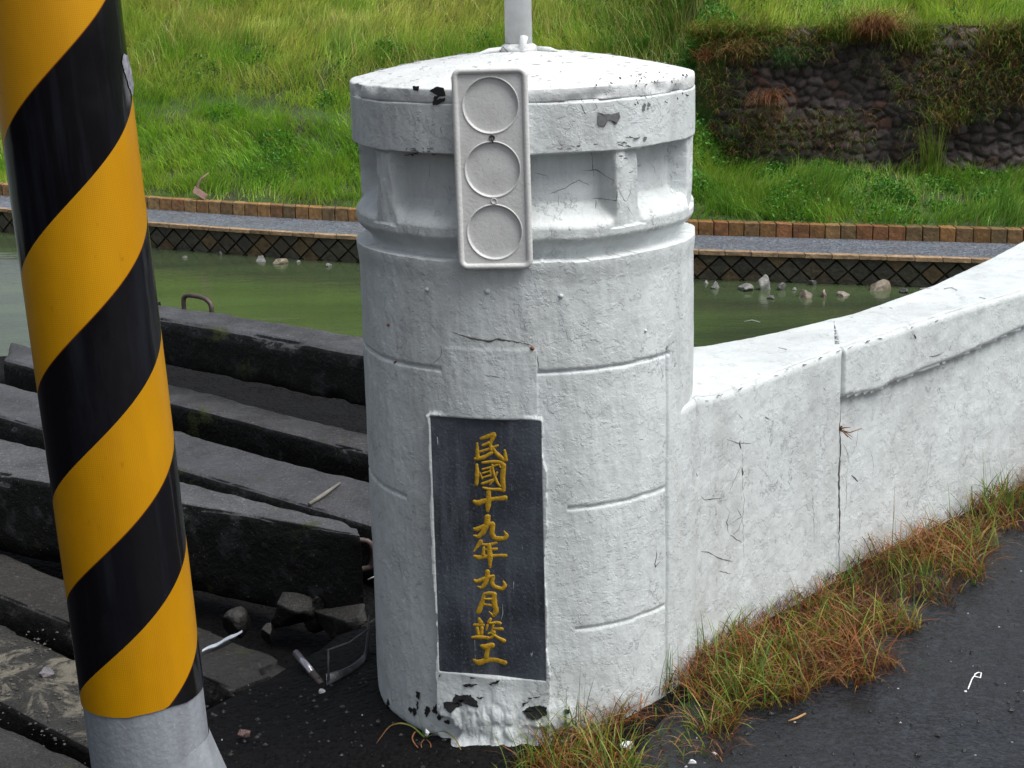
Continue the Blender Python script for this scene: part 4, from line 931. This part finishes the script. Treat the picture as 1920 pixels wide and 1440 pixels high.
# dark chips along the front arris
mb = MB()
for px, py in [(1318, 748), (1345, 738), (1380, 726), (1448, 700), (1500, 680), (1530, 668), (1562, 655), (1582, 648), (1615, 638), (1640, 631), (1700, 612), (1745, 600), (1500, 681), (1470, 690), (1340, 740)]:
    crack(mb, [(px, py+3), (px+random.uniform(4, 9), py+random.uniform(-1, 3))], random.uniform(.0007, .0016), lambda a, b: wsurf(a, b, .0))
tag(rel(mb.build('edge_chipping', M_CRACK), pw), None, kind='stuff')
mb = MB()
for L in [[(1395, 603), (1410, 600), (1425, 604)], [(1330, 702), (1340, 699), (1345, 702)], [(1770, 541), (1785, 539), (1795, 544)], [(1725, 541), (1745, 540)], [(1460, 652), (1475, 655)], [(1836, 557), (1848, 560)], [(1650, 577), (1654, 578)], [(1668, 577), (1673, 578)], [(1310, 725), (1322, 722)], [(1420, 701), (1426, 702)]]:
    mb = MB(); mb.tube([hit(a, b, .6625) for a, b in L], .0010, 5); rel(mb.build('scuff_mark', M_FLECK), pw)
mb = MB(); c0 = wsurf(1576, 806, .006)
for a_ in range(9):
    v = np.array([random.uniform(-1, 1), -.6, random.uniform(-1, 1)]); v /= np.linalg.norm(v); mb.tube([c0, c0+v*.012+np.array([0, 0, .003]), c0+v*random.uniform(.02, .045)], [.0022, .0016, .0006], 5)
mb.tube([c0, c0+np.array([.02, -.02, -.002]), c0+np.array([.055, .01, -.001])], [.002, .0018, .001], 5)
rootw = mb.build('dry_weed', m_flat('dry_brown_stem', (.20, .11, .06), .8)); tag(rootw, 'small dead brown weed rooted in the vertical joint of the parapet', 'weed')

# ------------------------------------------------------------------ striped pole
D = 2.6
def poleaxis(px, py): return hitplane(px, py, np.array([0, D, 0]), np.array([0, -1., 0]))
a1 = poleaxis(111, 100); a2 = poleaxis(268, 1300); ax = (a1-a2)/np.linalg.norm(a1-a2)
pb = a2+ax*((0-a2[2])/ax[2]); sp = thing('striped_pole', 'leaning utility pole wrapped in yellow and black diagonal stripes, bare grey at the foot', 'pole', tuple(pb))
rotm = Vector(ax).to_track_quat('Z', 'Y').to_matrix().to_4x4(); sp.matrix_world = Matrix.Translation(Vector(pb)) @ rotm
RP = .0985; inv = np.array(sp.matrix_world.inverted())
def to_pole(P): q = inv@np.array([*P, 1]); return q[:3]
def polehit(px, py, r=RP):
    o_ = to_pole(CP); d = inv[:3, :3]@ray(px, py); a = d[0]**2+d[1]**2; b = o_[0]*d[0]+o_[1]*d[1]; c = o_[0]**2+o_[1]**2-r*r; q_ = b*b-a*c
    t = (-b-math.sqrt(max(q_, 0)))/a; P = o_+d*t; return P
# stripe edges measured on the two silhouettes; phase is linear between them
LE = [(8, 296, 1.5), (36, 529, 2.), (64, 742, 2.5), (94, 945, 3.0), (123, 1137, 3.5), (150, 1306, 4.0)]       # left silhouette
RE = [(250, 165, 2.0), (275, 400, 2.5), (300, 612, 3.0), (322, 840, 3.5), (346, 982, 4.0), (371, 1180, 4.5)]
zl = [polehit(x+2, y)[2] for x, y, _ in LE]; pl_ = [p for *_, p in LE]; zr = [polehit(x-2, y)[2] for x, y, _ in RE]; pr_ = [p for *_, p in RE]
cl_ = np.polyfit(zl, pl_, 2); cr_ = np.polyfit(zr, pr_, 2)
aL = math.atan2(polehit(66, 742)[1], polehit(66, 742)[0]); aR = math.atan2(polehit(300, 612)[1], polehit(300, 612)[0])
if aR < aL: aR += 2*math.pi
zbot = np.mean([polehit(x, y)[2] for x, y in ((200, 1340), (265, 1347), (330, 1325))])
NA = 360; th = np.linspace(aL-math.pi/2, aL+1.5*math.pi, NA); zz = np.linspace(zbot, 3.2, 420); TH_, Z3 = np.meshgrid(th, zz, indexing='ij')
t_ = (TH_-aL)/(aR-aL)
# helical edges read straight in the unrolled sheet
phs = np.polyval(cl_, Z3)*(1-t_)+np.polyval(cr_, Z3)*t_
ed = zbot+.004*np.sin(TH_*3)+.002*fbm(v3(TH_, 0, 0), 4, 2, 2); Z3b = np.maximum(Z3, ed)
rr = RP+.0012+.0006*fbm(v3(np.cos(TH_)*.1, np.sin(TH_)*.1, Z3), 14, 3, 7)
V = v3(rr*np.cos(TH_), rr*np.sin(TH_), Z3b).reshape(-1, 3)
o = mesh('striped_wrap', V, gridf(NA, 420), M_FILM, sp, True)
at = o.data.attributes.new('phase', 'FLOAT', 'POINT'); at.data.foreach_set('value', phs.astype(np.float32).ravel())
at = o.data.attributes.new('uvw', 'FLOAT_VECTOR', 'POINT'); at.data.foreach_set('vector', v3(TH_*RP, Z3, 0).astype(np.float32).ravel())
mb = MB(); mb.tube([(0, 0, z) for z in np.linspace(-.1, 3.25, 40)], RP-.0008, 64); mb.build('shaft', M_POST, sp)
mb = MB()
def polesurf(a, b):
    q = polehit(a, b, RP+.0022); return q
patch(mb, [(232, 100), (240, 104), (246, 130), (251, 160), (249, 180), (243, 165), (236, 140), (229, 118)], polesurf)
mb.build('scraped_patch', m_flat('scraped_film', (.22, .22, .26), .5, (90, .001), .5, 60), sp)
# foot: sloping concrete fillet on the right side
zt_ = polehit(395, 1330)[2]
f1 = polehit(405, 1372); fa = math.atan2(f1[1], f1[0]); mb = MB(); ra = []
NF = 60; NR = 14; V = []
for i in range(NR+1):
    f = i/NR
    for k in range(NF+1):
        a = aR-1.5+3.0*k/NF; w = max(0, math.cos((a-aR)/1.5*math.pi/2))**1.2
        V.append(((RP-.0035+(.004+.100*f)*w)*math.cos(a), (RP-.0035+(.004+.100*f)*w)*math.sin(a), f1[2]+.006-(f1[2]+.03)*f))
mb.add(V, [(i*(NF+1)+k, i*(NF+1)+k+1, (i+1)*(NF+1)+k+1, (i+1)*(NF+1)+k) for i in range(NR) for k in range(NF)]); mb.build('concrete_footing', M_POST, sp, True)

# ------------------------------------------------------------------ stacked precast concrete beams
def beam(name, c, th, m, label, seed, grp='precast concrete beams stacked behind the pillar', chip=.015, res=.018, cat='concrete beam'):
    """c = front-left, front-right, back-right, back-left top corners (world); the body is the box beneath"""
    FL, FR, BR_, BL = [np.array(p, float) for p in c]
    Lx = np.linalg.norm(FR-FL); Ly = max(np.linalg.norm(BL-FL), .05)
    nx, ny, nz_ = [max(2, int(v/res)) for v in (Lx, Ly, th)]
    V = []; Fc = []
    def face(fn_, a, b):
        base_ = len(V); 
        for i in range(a+1):
            for j in range(b+1): V.append(fn_(i/a, j/b))
        for i in range(a):
            for j in range(b): Fc.append((base_+i*(b+1)+j, base_+(i+1)*(b+1)+j, base_+(i+1)*(b+1)+j+1, base_+i*(b+1)+j+1))
    face(lambda u, v: (u, v, 1), nx, ny); face(lambda u, w: (u, 0, w), nx, nz_); face(lambda u, w: (1-u, 1, w), nx, nz_)
    face(lambda v, w: (1, v, w), ny, nz_); face(lambda v, w: (0, 1-v, w), ny, nz_); face(lambda u, v: (u, 1-v, 0), nx, ny)
    U = np.array(V); e = np.stack([np.minimum(U[:, 0], 1-U[:, 0])*Lx, np.minimum(U[:, 1], 1-U[:, 1])*Ly, np.minimum(U[:, 2], 1-U[:, 2])*th], 1)
    B = lambda u, v: (FL*(1-u)[:, None]+FR*u[:, None])*(1-v)[:, None]+(BL*(1-u)[:, None]+BR_*u[:, None])*v[:, None]
    P = B(U[:, 0], U[:, 1]); P[:, 2] -= (1-U[:, 2])*th
    cen = B(np.full(len(U), .5)*0+U[:, 0]*.9+.05, np.full(len(U), .5)); cen[:, 2] -= th/2
    es = np.sort(e, 1); near = smooth(.05, 0, es[:, 1])      # close to an arris
    n = chip*(.35+np.clip(.6+1.6*fbm(P, 7, 4, seed), 0, 2.4))*near+.4*chip*fbm(P, 3.5, 4, seed+3)+.0045*fbm(P, 22, 3, seed+5)+.02*near*smooth(.25, .5, fbm(P, 9, 3, seed+9))
    dv = cen-P; dv /= np.linalg.norm(dv, axis=1, keepdims=True)+1e-9; P = P+dv*n[:, None]
    o = mesh(name, P, np.array(Fc), m, sm=True); me = o.data
    import bmesh
    bm = bmesh.new(); bm.from_mesh(me); bmesh.ops.remove_doubles(bm, verts=bm.verts, dist=.0004); bmesh.ops.recalc_face_normals(bm, faces=bm.faces); bm.to_mesh(me); bm.free()
    return tag(o, label, cat, grp)
def ext(p, q, f): return p+(q-p)*f
def mk(fl, fr, bl, br, z, th, m, label, seed, el=0, er=0, **k):
    """pixel corners of the top face, stretched by el/er past what the photo shows"""
    A_, B_, C_, D_ = hit(*fl, z), hit(*fr, z), hit(*br, z), hit(*bl, z)
    d = (B_-A_); e = (C_-D_)
    return beam('concrete_beam', (A_-d*el, B_+d*er, C_+e*er, D_-e*el), th, m, label, seed, **k)
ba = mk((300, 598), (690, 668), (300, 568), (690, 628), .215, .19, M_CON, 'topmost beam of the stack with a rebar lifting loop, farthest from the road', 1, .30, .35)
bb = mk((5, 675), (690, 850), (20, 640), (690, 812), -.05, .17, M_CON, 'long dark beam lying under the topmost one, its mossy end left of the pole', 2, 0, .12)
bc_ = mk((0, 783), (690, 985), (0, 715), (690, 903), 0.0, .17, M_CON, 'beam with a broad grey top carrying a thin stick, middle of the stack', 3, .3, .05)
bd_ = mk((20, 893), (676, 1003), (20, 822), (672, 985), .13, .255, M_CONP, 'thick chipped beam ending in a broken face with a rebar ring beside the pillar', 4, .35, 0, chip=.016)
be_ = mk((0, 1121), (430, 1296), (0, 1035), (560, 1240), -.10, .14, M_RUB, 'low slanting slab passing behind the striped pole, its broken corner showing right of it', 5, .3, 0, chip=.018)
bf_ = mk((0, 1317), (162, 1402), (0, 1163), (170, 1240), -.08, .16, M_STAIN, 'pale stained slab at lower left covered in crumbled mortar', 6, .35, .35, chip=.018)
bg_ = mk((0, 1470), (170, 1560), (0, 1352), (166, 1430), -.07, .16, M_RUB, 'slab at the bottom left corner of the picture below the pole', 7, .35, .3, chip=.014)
# spacers carrying the topmost beam
for k, (px, py) in enumerate(((225, 610), (760, 712))):
    p = hit(px, py, .0); 
    c_ = [p+np.array(v) for v in ((-.08, .30, .04), (.06, .20, .04), (.12, .34, .04), (-.02, .44, .04))]
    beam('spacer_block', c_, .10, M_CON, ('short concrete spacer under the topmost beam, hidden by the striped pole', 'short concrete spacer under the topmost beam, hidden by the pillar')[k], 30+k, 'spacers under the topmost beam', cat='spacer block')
def loop(name, P, r, parent, m=M_REBAR):
    mb = MB(); Q = []
    for i in range(len(P)-1):
        for k in range(6): f = k/6; Q.append(np.array(P[i])*(1-f)+np.array(P[i+1])*f)
    Q.append(np.array(P[-1]))
    for _ in range(4):
        Q = [Q[0]]+[.25*Q[i-1]+.5*Q[i]+.25*Q[i+1] for i in range(1, len(Q)-1)]+[Q[-1]]
    mb.tube(Q, [r*(1+.12*(i % 2)) for i in range(len(Q))], 8); o = mb.build(name, m); o.parent = parent; return o
p1 = hit(345, 578, .21); p2 = hit(397, 585, .21); up = np.array([0, 0, .055])
loop('lifting_loop', [p1-up*.3, p1+up*.75, p1*.85+p2*.15+up*1.05, p1*.25+p2*.75+up*1.0, p2+up*.6, p2-up*.3], .009, ba)
p1 = hit(682, 1030, .05); loop('rebar_ring', [p1+np.array(v) for v in ((-.02, .02, .02), (.015, .02, .015), (.025, .02, -.02), (.018, .02, -.06), (-.02, .02, -.065))], .008, bd_)
# small objects around the beams
def stick(name, pts, r, m, lab, cat):
    mb = MB(); mb.tube(pts, r, 8); return tag(mb.build(name, m), lab, cat)
stick('stick', [hit(580, 945, .006), hit(606, 928, .012), hit(637, 906, .008)], [.006, .0065, .004], m_flat('grey_twig', (.16, .15, .13), .8), 'thin grey stick lying across the middle beam near the pillar', 'stick')
p = hit(555, 1224, -.02); q_ = hit(604, 1284, -.03)
tb = thing('metal_tube', 'short shiny metal tube lying on the dark ground left of the pillar foot', 'metal tube')
mb = MB(); mb.tube([p, p*.35+q_*.65], .0085, 16); mb.build('chrome_barrel', m_flat('chromed', (.45, .43, .46), .25, None, .1, Metallic=.8), tb)
mb = MB(); mb.tube([p*.35+q_*.65, q_], [.0085, .008], 16); mb.build('rusty_end', M_REBAR, tb)
# plastic strip
a_ = hit(380, 1224, -.09); b_ = hit(455, 1187, -.085); n = 14; V = []
for i in range(n+1):
    f = i/n; c_ = a_*(1-f)+b_*f; wv = .004+.013*math.sin(math.pi*min(1, f*1.05)**1.3)
    for k in (-1, 0, 1): V.append(c_+np.array([.2, 1, 0])*wv*k+np.array([0, 0, .005+.0015*math.sin(i*.9)+(.004 if k == 0 else 0)]))
V2 = V+[v-np.array([0, 0, .0015]) for v in V]; nn = len(V)
Fc = [(i*3+k, (i+1)*3+k, (i+1)*3+k+1, i*3+k+1) for i in range(n) for k in range(2)]; Fc += [tuple(j+nn for j in f[::-1]) for f in Fc]
mb = MB(); mb.add(V2, Fc); tag(mb.build('plastic_strip', m_flat('pale_film', (.42, .47, .52), .2, None, .2)), 'pale crumpled plastic strip on the mossy slab right of the striped pole', 'litter')
# curved steel clamp band
cb = thing('clamp_band', 'dark curved steel band lying against the left foot of the pillar', 'metal band')
c0 = hit(612, 1290, -.02); c1 = hit(700, 1235, -.02); mb = MB(); V = []; n = 26
for i in range(n+1):
    f = i/n; p = c0*(1-f)+c1*f; bow = math.sin(math.pi*f)*.05; p = p+np.array([.03, -.06, 0])*bow/.05*.55
    hgt = .030+.012*f
    if f > .75: p = p+np.array([-.005, .01, .05])*(f-.75)/.25*1.2
    V += [p+np.array([0, 0, -.005]), p+np.array([0, .006, hgt])]
V2 = V+[v+np.array([-.003, .004, 0]) for v in V]; nn = len(V); Fc = [(2*i, 2*i+2, 2*i+3, 2*i+1) for i in range(n)]; Fc += [tuple(j+nn for j in f[::-1]) for f in Fc]+[(2*i+1, 2*i+3, 2*i+3+nn, 2*i+1+nn) for i in range(n)]
mb.add(V2, Fc); mb.build('band', m_flat('blackened_steel', (.05, .052, .056), .35, (60, .001), .2, Metallic=.5), cb)
mb = MB(); w0 = hit(616, 1275, .0); mb.tube([w0, w0+np.array([.0, .03, .06]), hit(655, 1205, .06), hit(690, 1180, .08)], .003, 6); mb.build('loose_wire', M_DARK, cb)
mb = MB(); w0 = hit(675, 1262, .01); mb.tube([w0, w0+np.array([.004, -.01, -.02]), w0+np.array([.008, -.02, -.025])], .0016, 6); mb.build('bright_screw', M_WHITE, cb)
stick('white_wire', [hit(690, 1087, -.02), hit(705, 1080, -.01), hit(716, 1083, -.015)], .0022, M_WHITE, 'thin white wire poking out behind the pillar near the rebar ring', 'wire')
# rubble and stones near the pillar foot and on the pale slab: one thing each
rub = [(440, 1180, .09, .05, DG, 'moss speckled lump of concrete under the thick chipped beam, leftmost'), (545, 1160, .13, .06, DG, 'dark lump of rubble under the broken beam end'), (505, 1195, .05, .03, (.10, .10, .11), 'small round grey stone on the mossy slab'),
  (640, 1180, .16, .07, (.09, .09, .075), 'broken grey rubble lump behind the clamp band'), (700, 1200, .10, .06, (.14, .14, .11), 'pale rubble lump between band and pillar'), (605, 1300, .022, .012, (.5, .5, .5), 'white pebble at the end of the metal tube'),
  (455, 1378, .03, .014, (.12, .07, .06), 'flat reddish brown chip on dark ground right of the pole foot'), (655, 1323, .022, .008, (.18, .14, .11), 'thin tan chip on dark ground left of the pillar foot'), (590, 1160, .07, .05, (.07, .07, .06), 'small dark lump right of centre under the broken beam end'),
  (84, 1268, .035, .02, (.16, .15, .16), 'smooth oval pebble on the pale stained slab')]
for i, (px, py, w, h, c, lab) in enumerate(rub):
    zz0 = -.08 if px < 300 else (-.115 if w > .04 and py < 1250 else (-.10 if px < 560 and py < 1250 else -.02))
    rock(px, py, w, h, c, lab, 40+i, 'rubble_stone', zz0, 'stone', 'stones and rubble around the beams', M_RUB if w > .045 else M_BLK)
# crumbled mortar patches on the pale slab (uncountable grit)
mb = MB(); rngp = random.Random(3)
for i in range(260):
    px, py = rngp.uniform(0, 170), rngp.uniform(1180, 1400)
    if rngp.random() > .5+.5*math.sin(px*.05+py*.03): continue
    p = hit(px, py, -.078); r_ = rngp.uniform(.0015, .0055); c = rngp.choice([(.08, .07, .05), (.05, .045, .035), (.03, .03, .03)])
    V = [p+np.array([math.cos(a)*r_*rngp.uniform(.6, 1.3), math.sin(a)*r_*rngp.uniform(.6, 1.3), 0]) for a in (0, 1.25, 2.5, 3.8, 5.)]; V.append(p+np.array([0, 0, r_*.7]))
    mb.add(V, [(k, (k+1) % 5, 5) for k in range(5)], c)
o = mb.build('mortar_crumbs', M_BLK, None, False); tag(o, 'pale crumbs of old mortar scattered on the slab at lower left', 'crumbs', kind='stuff')
# loose grit on ground near the pillar and on the road
mb = MB()
for i in range(2300):
    if i < 1100: x_, y_ = rngp.uniform(-1.0, .15), rngp.uniform(2.5, 3.6)
    else: x_, y_ = rngp.uniform(0, 1.9), rngp.uniform(2.2, 4.2)
    if math.hypot(x_-AX, y_-AY) < .37: continue
    z_ = float(gz(x_, min(y_, 3.3)))+.008; r_ = min(.007, abs(rngp.gauss(.0015, .0022))+.0008)
    k = rngp.choice([.008, .014, .022, .012, .01, .25 if rngp.random() < .10 else .014]); c = (k, k, k*1.08)
    p = np.array([x_, y_, z_]); V = [p+np.array([math.cos(a)*r_*rngp.uniform(.6, 1.3), math.sin(a)*r_*rngp.uniform(.6, 1.3), -.002]) for a in (0, 1.25, 2.5, 3.8, 5.)]; V.append(p+np.array([0, 0, r_*.45]))
    mb.add(V, [(k_, (k_+1) % 5, 5) for k_ in range(5)], c)
o = mb.build('grit', M_BLK, None, False); tag(o, 'loose dark grit and pale specks scattered over asphalt', 'grit', kind='stuff')
# ------------------------------------------------------------------ grass strip along the parapet foot
poly = [(900, 1440), (985, 1385), (1080, 1345), (1225, 1245), (1345, 1180), (1479, 1115), (1575, 1045), (1738, 970), (1920, 870), (2200, 720), (2300, 820), (1925, 1000), (1890, 1055), (1840, 1050), (1790, 1110), (1730, 1120), (1715, 1190), (1640, 1215), (1625, 1300), (1500, 1300), (1400, 1350), (1340, 1420), (1280, 1440), (1240, 1560), (900, 1600)]
PW = np.array([hit(a, b, .085)[:2] for a, b in poly])
def inside(x, y, Q):
    r = np.zeros(len(x), bool); n = len(Q)
    for i in range(n):
        x1, y1 = Q[i]; x2, y2 = Q[(i+1) % n]; c = (y1 > y) != (y2 > y); r ^= c & (x < (x2-x1)*(y-y1)/(y2-y1+1e-12)+x1)
    return r
def sample(N, Q, jit=.03):
    x = RNG.uniform(Q[:, 0].min(), Q[:, 0].max(), N); y = RNG.uniform(Q[:, 1].min(), Q[:, 1].max(), N)
    j = jit*fbm(v3(x, y), 9, 3, 33)*3; m = inside(x+j, y-j, Q); x, y = x[m], y[m]; return x, y
x, y = sample(85000, PW); d = fbm(v3(x, y), 7, 3, 34); keep = ((d > -.12) | (RNG.random(len(d)) < .25)) & (np.hypot(x-AX, y-AY) > R0+.004); x, y, d = x[keep], y[keep], d[keep]
# keep blades in front of the parapet face
fy = np.interp(x, FQ[:, 0], FQ[:, 1]); keep = y < fy-.006; x, y, d = x[keep], y[keep], d[keep]; N = len(x)
g2 = fbm(v3(x, y), 4, 3, 35)
isg = RNG.random(N) < np.clip(.25+1.1*g2, .05, .75)
P = v3(x, y, gz(x, np.minimum(y, 3.3))+.002)
cb_ = pick(N, [(.25, .085, .018), (.34, .135, .03), (.15, .05, .014), (.28, .16, .05), (.42, .24, .10)], [4, 3, 3, 2, 1.2]); cg = pick(N, [(.13, .20, .02), (.20, .25, .035), (.07, .15, .02), (.27, .27, .05)], [3, 3, 2, 1.5])
col = np.where(isg[:, None], cg, cb_)*RNG.uniform(.65, 1.2, (N, 1))
L = np.where(isg, RNG.uniform(.05, .15, N), RNG.uniform(.05, .14, N))*np.clip(.85+.8*d, .45, 1.2); lean = np.where(isg, RNG.uniform(.4, 1.3, N), RNG.uniform(1.0, 1.5, N))
o = blades('verge_grass', P, L, np.where(isg, RNG.uniform(.0024, .0050, N), RNG.uniform(.0018, .0036, N)), lean, RNG.uniform(-3.14, 3.14, N), col, seg=4, droop=1.1)
tag(o, 'thin orange brown and green grass growing along the foot of the parapet', 'grass', kind='stuff')
# thatch of flat dead stems under it
x, y = sample(120000, PW, .04); k = (np.hypot(x-AX, y-AY) > R0+.01) & (y < np.interp(x, FQ[:, 0], FQ[:, 1])-.004) & (fbm(v3(x, y), 6, 3, 36) > -.15); x, y = x[k], y[k]; N = len(x)
col = pick(N, [(.16, .05, .014), (.22, .08, .02), (.07, .028, .01), (.20, .11, .04)], [3, 2, 4, 1])*RNG.uniform(.4, 1.0, (N, 1))
o = blades('dead_thatch', v3(x, y, gz(x, np.minimum(y, 3.3))+RNG.uniform(0, .012, N)), RNG.uniform(.02, .07, N), RNG.uniform(.0008, .002, N), RNG.uniform(1.2, 1.5, N), RNG.uniform(-3.14, 3.14, N), col, seg=3, droop=.4)
tag(o, 'matted rust brown dead grass lying on the asphalt edge under the verge', 'dead grass', kind='stuff')
def near_tuft(px, py, n, Lr, w, lean, cols, lab, rad=.02, dr=(-3.14, 3.14), droop=1.0, name='grass_tuft', grp='taller grass tufts on the verge', z=.09):
    p = hit(px, py, z); P = p+RNG.standard_normal((n, 3))*rad*np.array([1, .6, 0]); P[:, 2] = z-.005
    P[:, 1] = np.minimum(P[:, 1], np.interp(P[:, 0], FQ[:, 0], FQ[:, 1])-.015)
    o = blades(name, P, RNG.uniform(*Lr, n), RNG.uniform(w*.7, w*1.2, n), RNG.uniform(*lean, n), RNG.uniform(*dr, n), pick(n, cols, [1]*len(cols))*RNG.uniform(.8, 1.15, (n, 1)), seg=6, droop=droop)
    return tag(o, lab, 'grass tuft', grp)
GG = [(.10, .19, .02), (.15, .24, .03), (.07, .15, .02)]; GO = GG+[(.30, .22, .05), (.28, .12, .04)]
near_tuft(1240, 1290, 22, (.07, .15), .0028, (.1, .5), GG, 'tall green tuft against the joint between pillar and parapet', .03)
near_tuft(1310, 1240, 16, (.07, .14), .0028, (.1, .7), GG, 'green tuft with one blade leaning right, along the near parapet', .02)
near_tuft(1400, 1200, 14, (.06, .13), .0024, (.1, .6), GO, 'thin mixed tuft before the cracked part of the parapet', .03)
near_tuft(1480, 1160, 10, (.05, .11), .0022, (.2, .8), GO, 'sparse tuft left of the vertical joint of the parapet', .02)
near_tuft(1600, 1110, 40, (.06, .12), .0034, (.5, 1.2), GG, 'broad bladed green tuft just right of the vertical parapet joint', .03)
near_tuft(1720, 1085, 60, (.07, .14), .0034, (.4, 1.2), GG+[(.22, .26, .04)], 'large bright green tuft below the coping band of the parapet', .045)
near_tuft(1680, 1055, 5, (.16, .24), .0022, (.05, .35), [(.16, .15, .05), (.24, .14, .06)], 'few very tall thin stalks rising in front of the parapet', .015)
near_tuft(1860, 985, 46, (.07, .16), .0034, (.2, .9), GG+[(.22, .26, .04)], 'green tuft beside the parapet near the right edge', .05)
near_tuft(1850, 965, 4, (.16, .22), .0022, (.05, .3), [(.10, .15, .04)], 'lone tall green stalks beside the parapet near the right edge', .01)
near_tuft(1905, 960, 30, (.08, .16), .0034, (.1, .6), GG, 'dense green tuft cut by the right edge of the photograph', .03)
near_tuft(1075, 1350, 10, (.07, .14), .0022, (.1, .5), GG, 'slender blades standing before the right foot of the pillar', .02)
near_tuft(1030, 1440, 40, (.06, .12), .0026, (.2, .9), GO, 'yellow green tuft at the bottom edge left of the verge', .04, z=.07)
near_tuft(1310, 1345, 34, (.05, .10), .0026, (.2, .9), GG, 'green tuft in the middle of the brown verge', .035)
near_tuft(1445, 1290, 26, (.04, .08), .0026, (.3, 1.), GO, 'low mixed tuft at the road side of the verge', .03)
near_tuft(1690, 1265, 22, (.02, .045), .0018, (.9, 1.4), [(.27, .09, .03), (.34, .15, .05)], 'small isolated rust brown tuft on the asphalt', .018)
near_tuft(1722, 1262, 4, (.03, .05), .0024, (.1, .6), GG, 'three short green blades beside the isolated brown tuft', .006)
# lone weed on dark ground
p = hit(798, 1386, .02); wd = thing('weed', 'lone weed with arching green blades and curled brown ones before the pillar foot', 'weed', tuple(p))
def arcb(name, pts, w, c, c2):
    Q = [hit(a, b, zz_) for a, b, zz_ in pts]; T = []
    for i in range(len(Q)-1):
        for k in range(6): f = k/6; T.append(Q[i]*(1-f)+Q[i+1]*f)
    T.append(Q[-1])
    for _ in range(5): T = [T[0]]+[.25*T[i-1]+.5*T[i]+.25*T[i+1] for i in range(1, len(T)-1)]+[T[-1]]
    n = len(T); V = []; C = []
    for i, t in enumerate(T):
        ww = w*math.sin(math.pi*(.25+.75*i/(n-1)))**.6 if i < n-1 else 0; d = T[min(i+1, n-1)]-T[max(i-1, 0)]; sd = np.cross(d, [0, -.4, 1.]); sd /= np.linalg.norm(sd)+1e-9
        V += [t-sd*ww, t+sd*ww+np.array([0, 0, .0006])]; f = i/(n-1); C += [tuple(np.array(c)*(1-f)+np.array(c2)*f)]*2
    rel(mesh(name, V, [(2*i, 2*i+1, 2*i+3, 2*i+2) for i in range(n-1)], M_GR, None, True, np.array(C)), wd)
G1, G2_, B1 = (.08, .18, .02), (.14, .22, .03), (.25, .10, .04)
arcb('blade', [(797, 1384, .02), (775, 1362, .045), (752, 1355, .06), (730, 1360, .05), (705, 1395, .02)], .0018, G1, B1)
arcb('blade', [(797, 1384, .02), (792, 1370, .05), (784, 1335, .10)], .0017, G1, G2_)
arcb('blade', [(797, 1384, .02), (830, 1368, .045), (855, 1385, .04), (868, 1415, .02), (895, 1440, .015)], .0017, G1, B1)
arcb('blade', [(797, 1384, .02), (780, 1368, .035), (771, 1385, .03), (785, 1405, .02), (820, 1425, .015), (845, 1442, .015)], .0014, B1, (.35, .16, .06))
arcb('blade', [(797, 1384, .02), (809, 1395, .03), (806, 1415, .015)], .0012, B1, B1)
arcb('blade', [(797, 1384, .02), (788, 1395, .03), (795, 1412, .015)], .0012, B1, B1)
# litter
def lit(px, py, w, h, c, lab, seed): return rock(px, py, w, h, c, lab, seed, 'litter_scrap', .09, 'litter', 'scraps of pale litter on the verge and road')
for i, (px, py, w, h, lab) in enumerate([(1432, 1238, .030, .018, 'white paper scrap in the grass before the near parapet'), (1176, 1401, .026, .012, 'shiny pale scrap in the grass at the bottom of the picture'), (1340, 1418, .012, .008, 'tiny pale scrap at the road edge of the verge near the bottom'), (1298, 1436, .018, .01, 'white scrap cut by the bottom edge of the picture'),
    (1772, 1098, .018, .010, 'small white scrap in the upper verge'), (1780, 1135, .010, .007, 'white pebble on the asphalt below the upper verge'), (1810, 1302, .011, .007, 'white pebble beside the bent white wire'), (1774, 1248, .010, .005, 'white pebble left of the bent white wire'), (1843, 1058, .009, .005, 'white chip at the far edge of the verge'), (800, 1375, .014, .010, 'crumpled clear scrap at the root of the lone weed')]):
    lit(px, py, w, h, (.65, .66, .68), lab, 60+i)
wz = .098; P = [(1815, 1292), (1822, 1274), (1826, 1268), (1838, 1271), (1840, 1262), (1834, 1261), (1828, 1264), (1827, 1268)]
mb = MB(); mb.tube([hit(a, b, wz) for a, b in P], .0014, 8); tag(mb.build('bent_wire', M_WHITE), 'small bent white wire with a looped end lying on the asphalt', 'wire')
stick('twig', [hit(1478, 1352, .10), hit(1495, 1346, .102), hit(1510, 1338, .10)], [.0015, .0022, .0022], m_flat('tan_twig', (.36, .20, .08), .8), 'short tan twig on the asphalt below the verge', 'twig')
# moss on the stack end
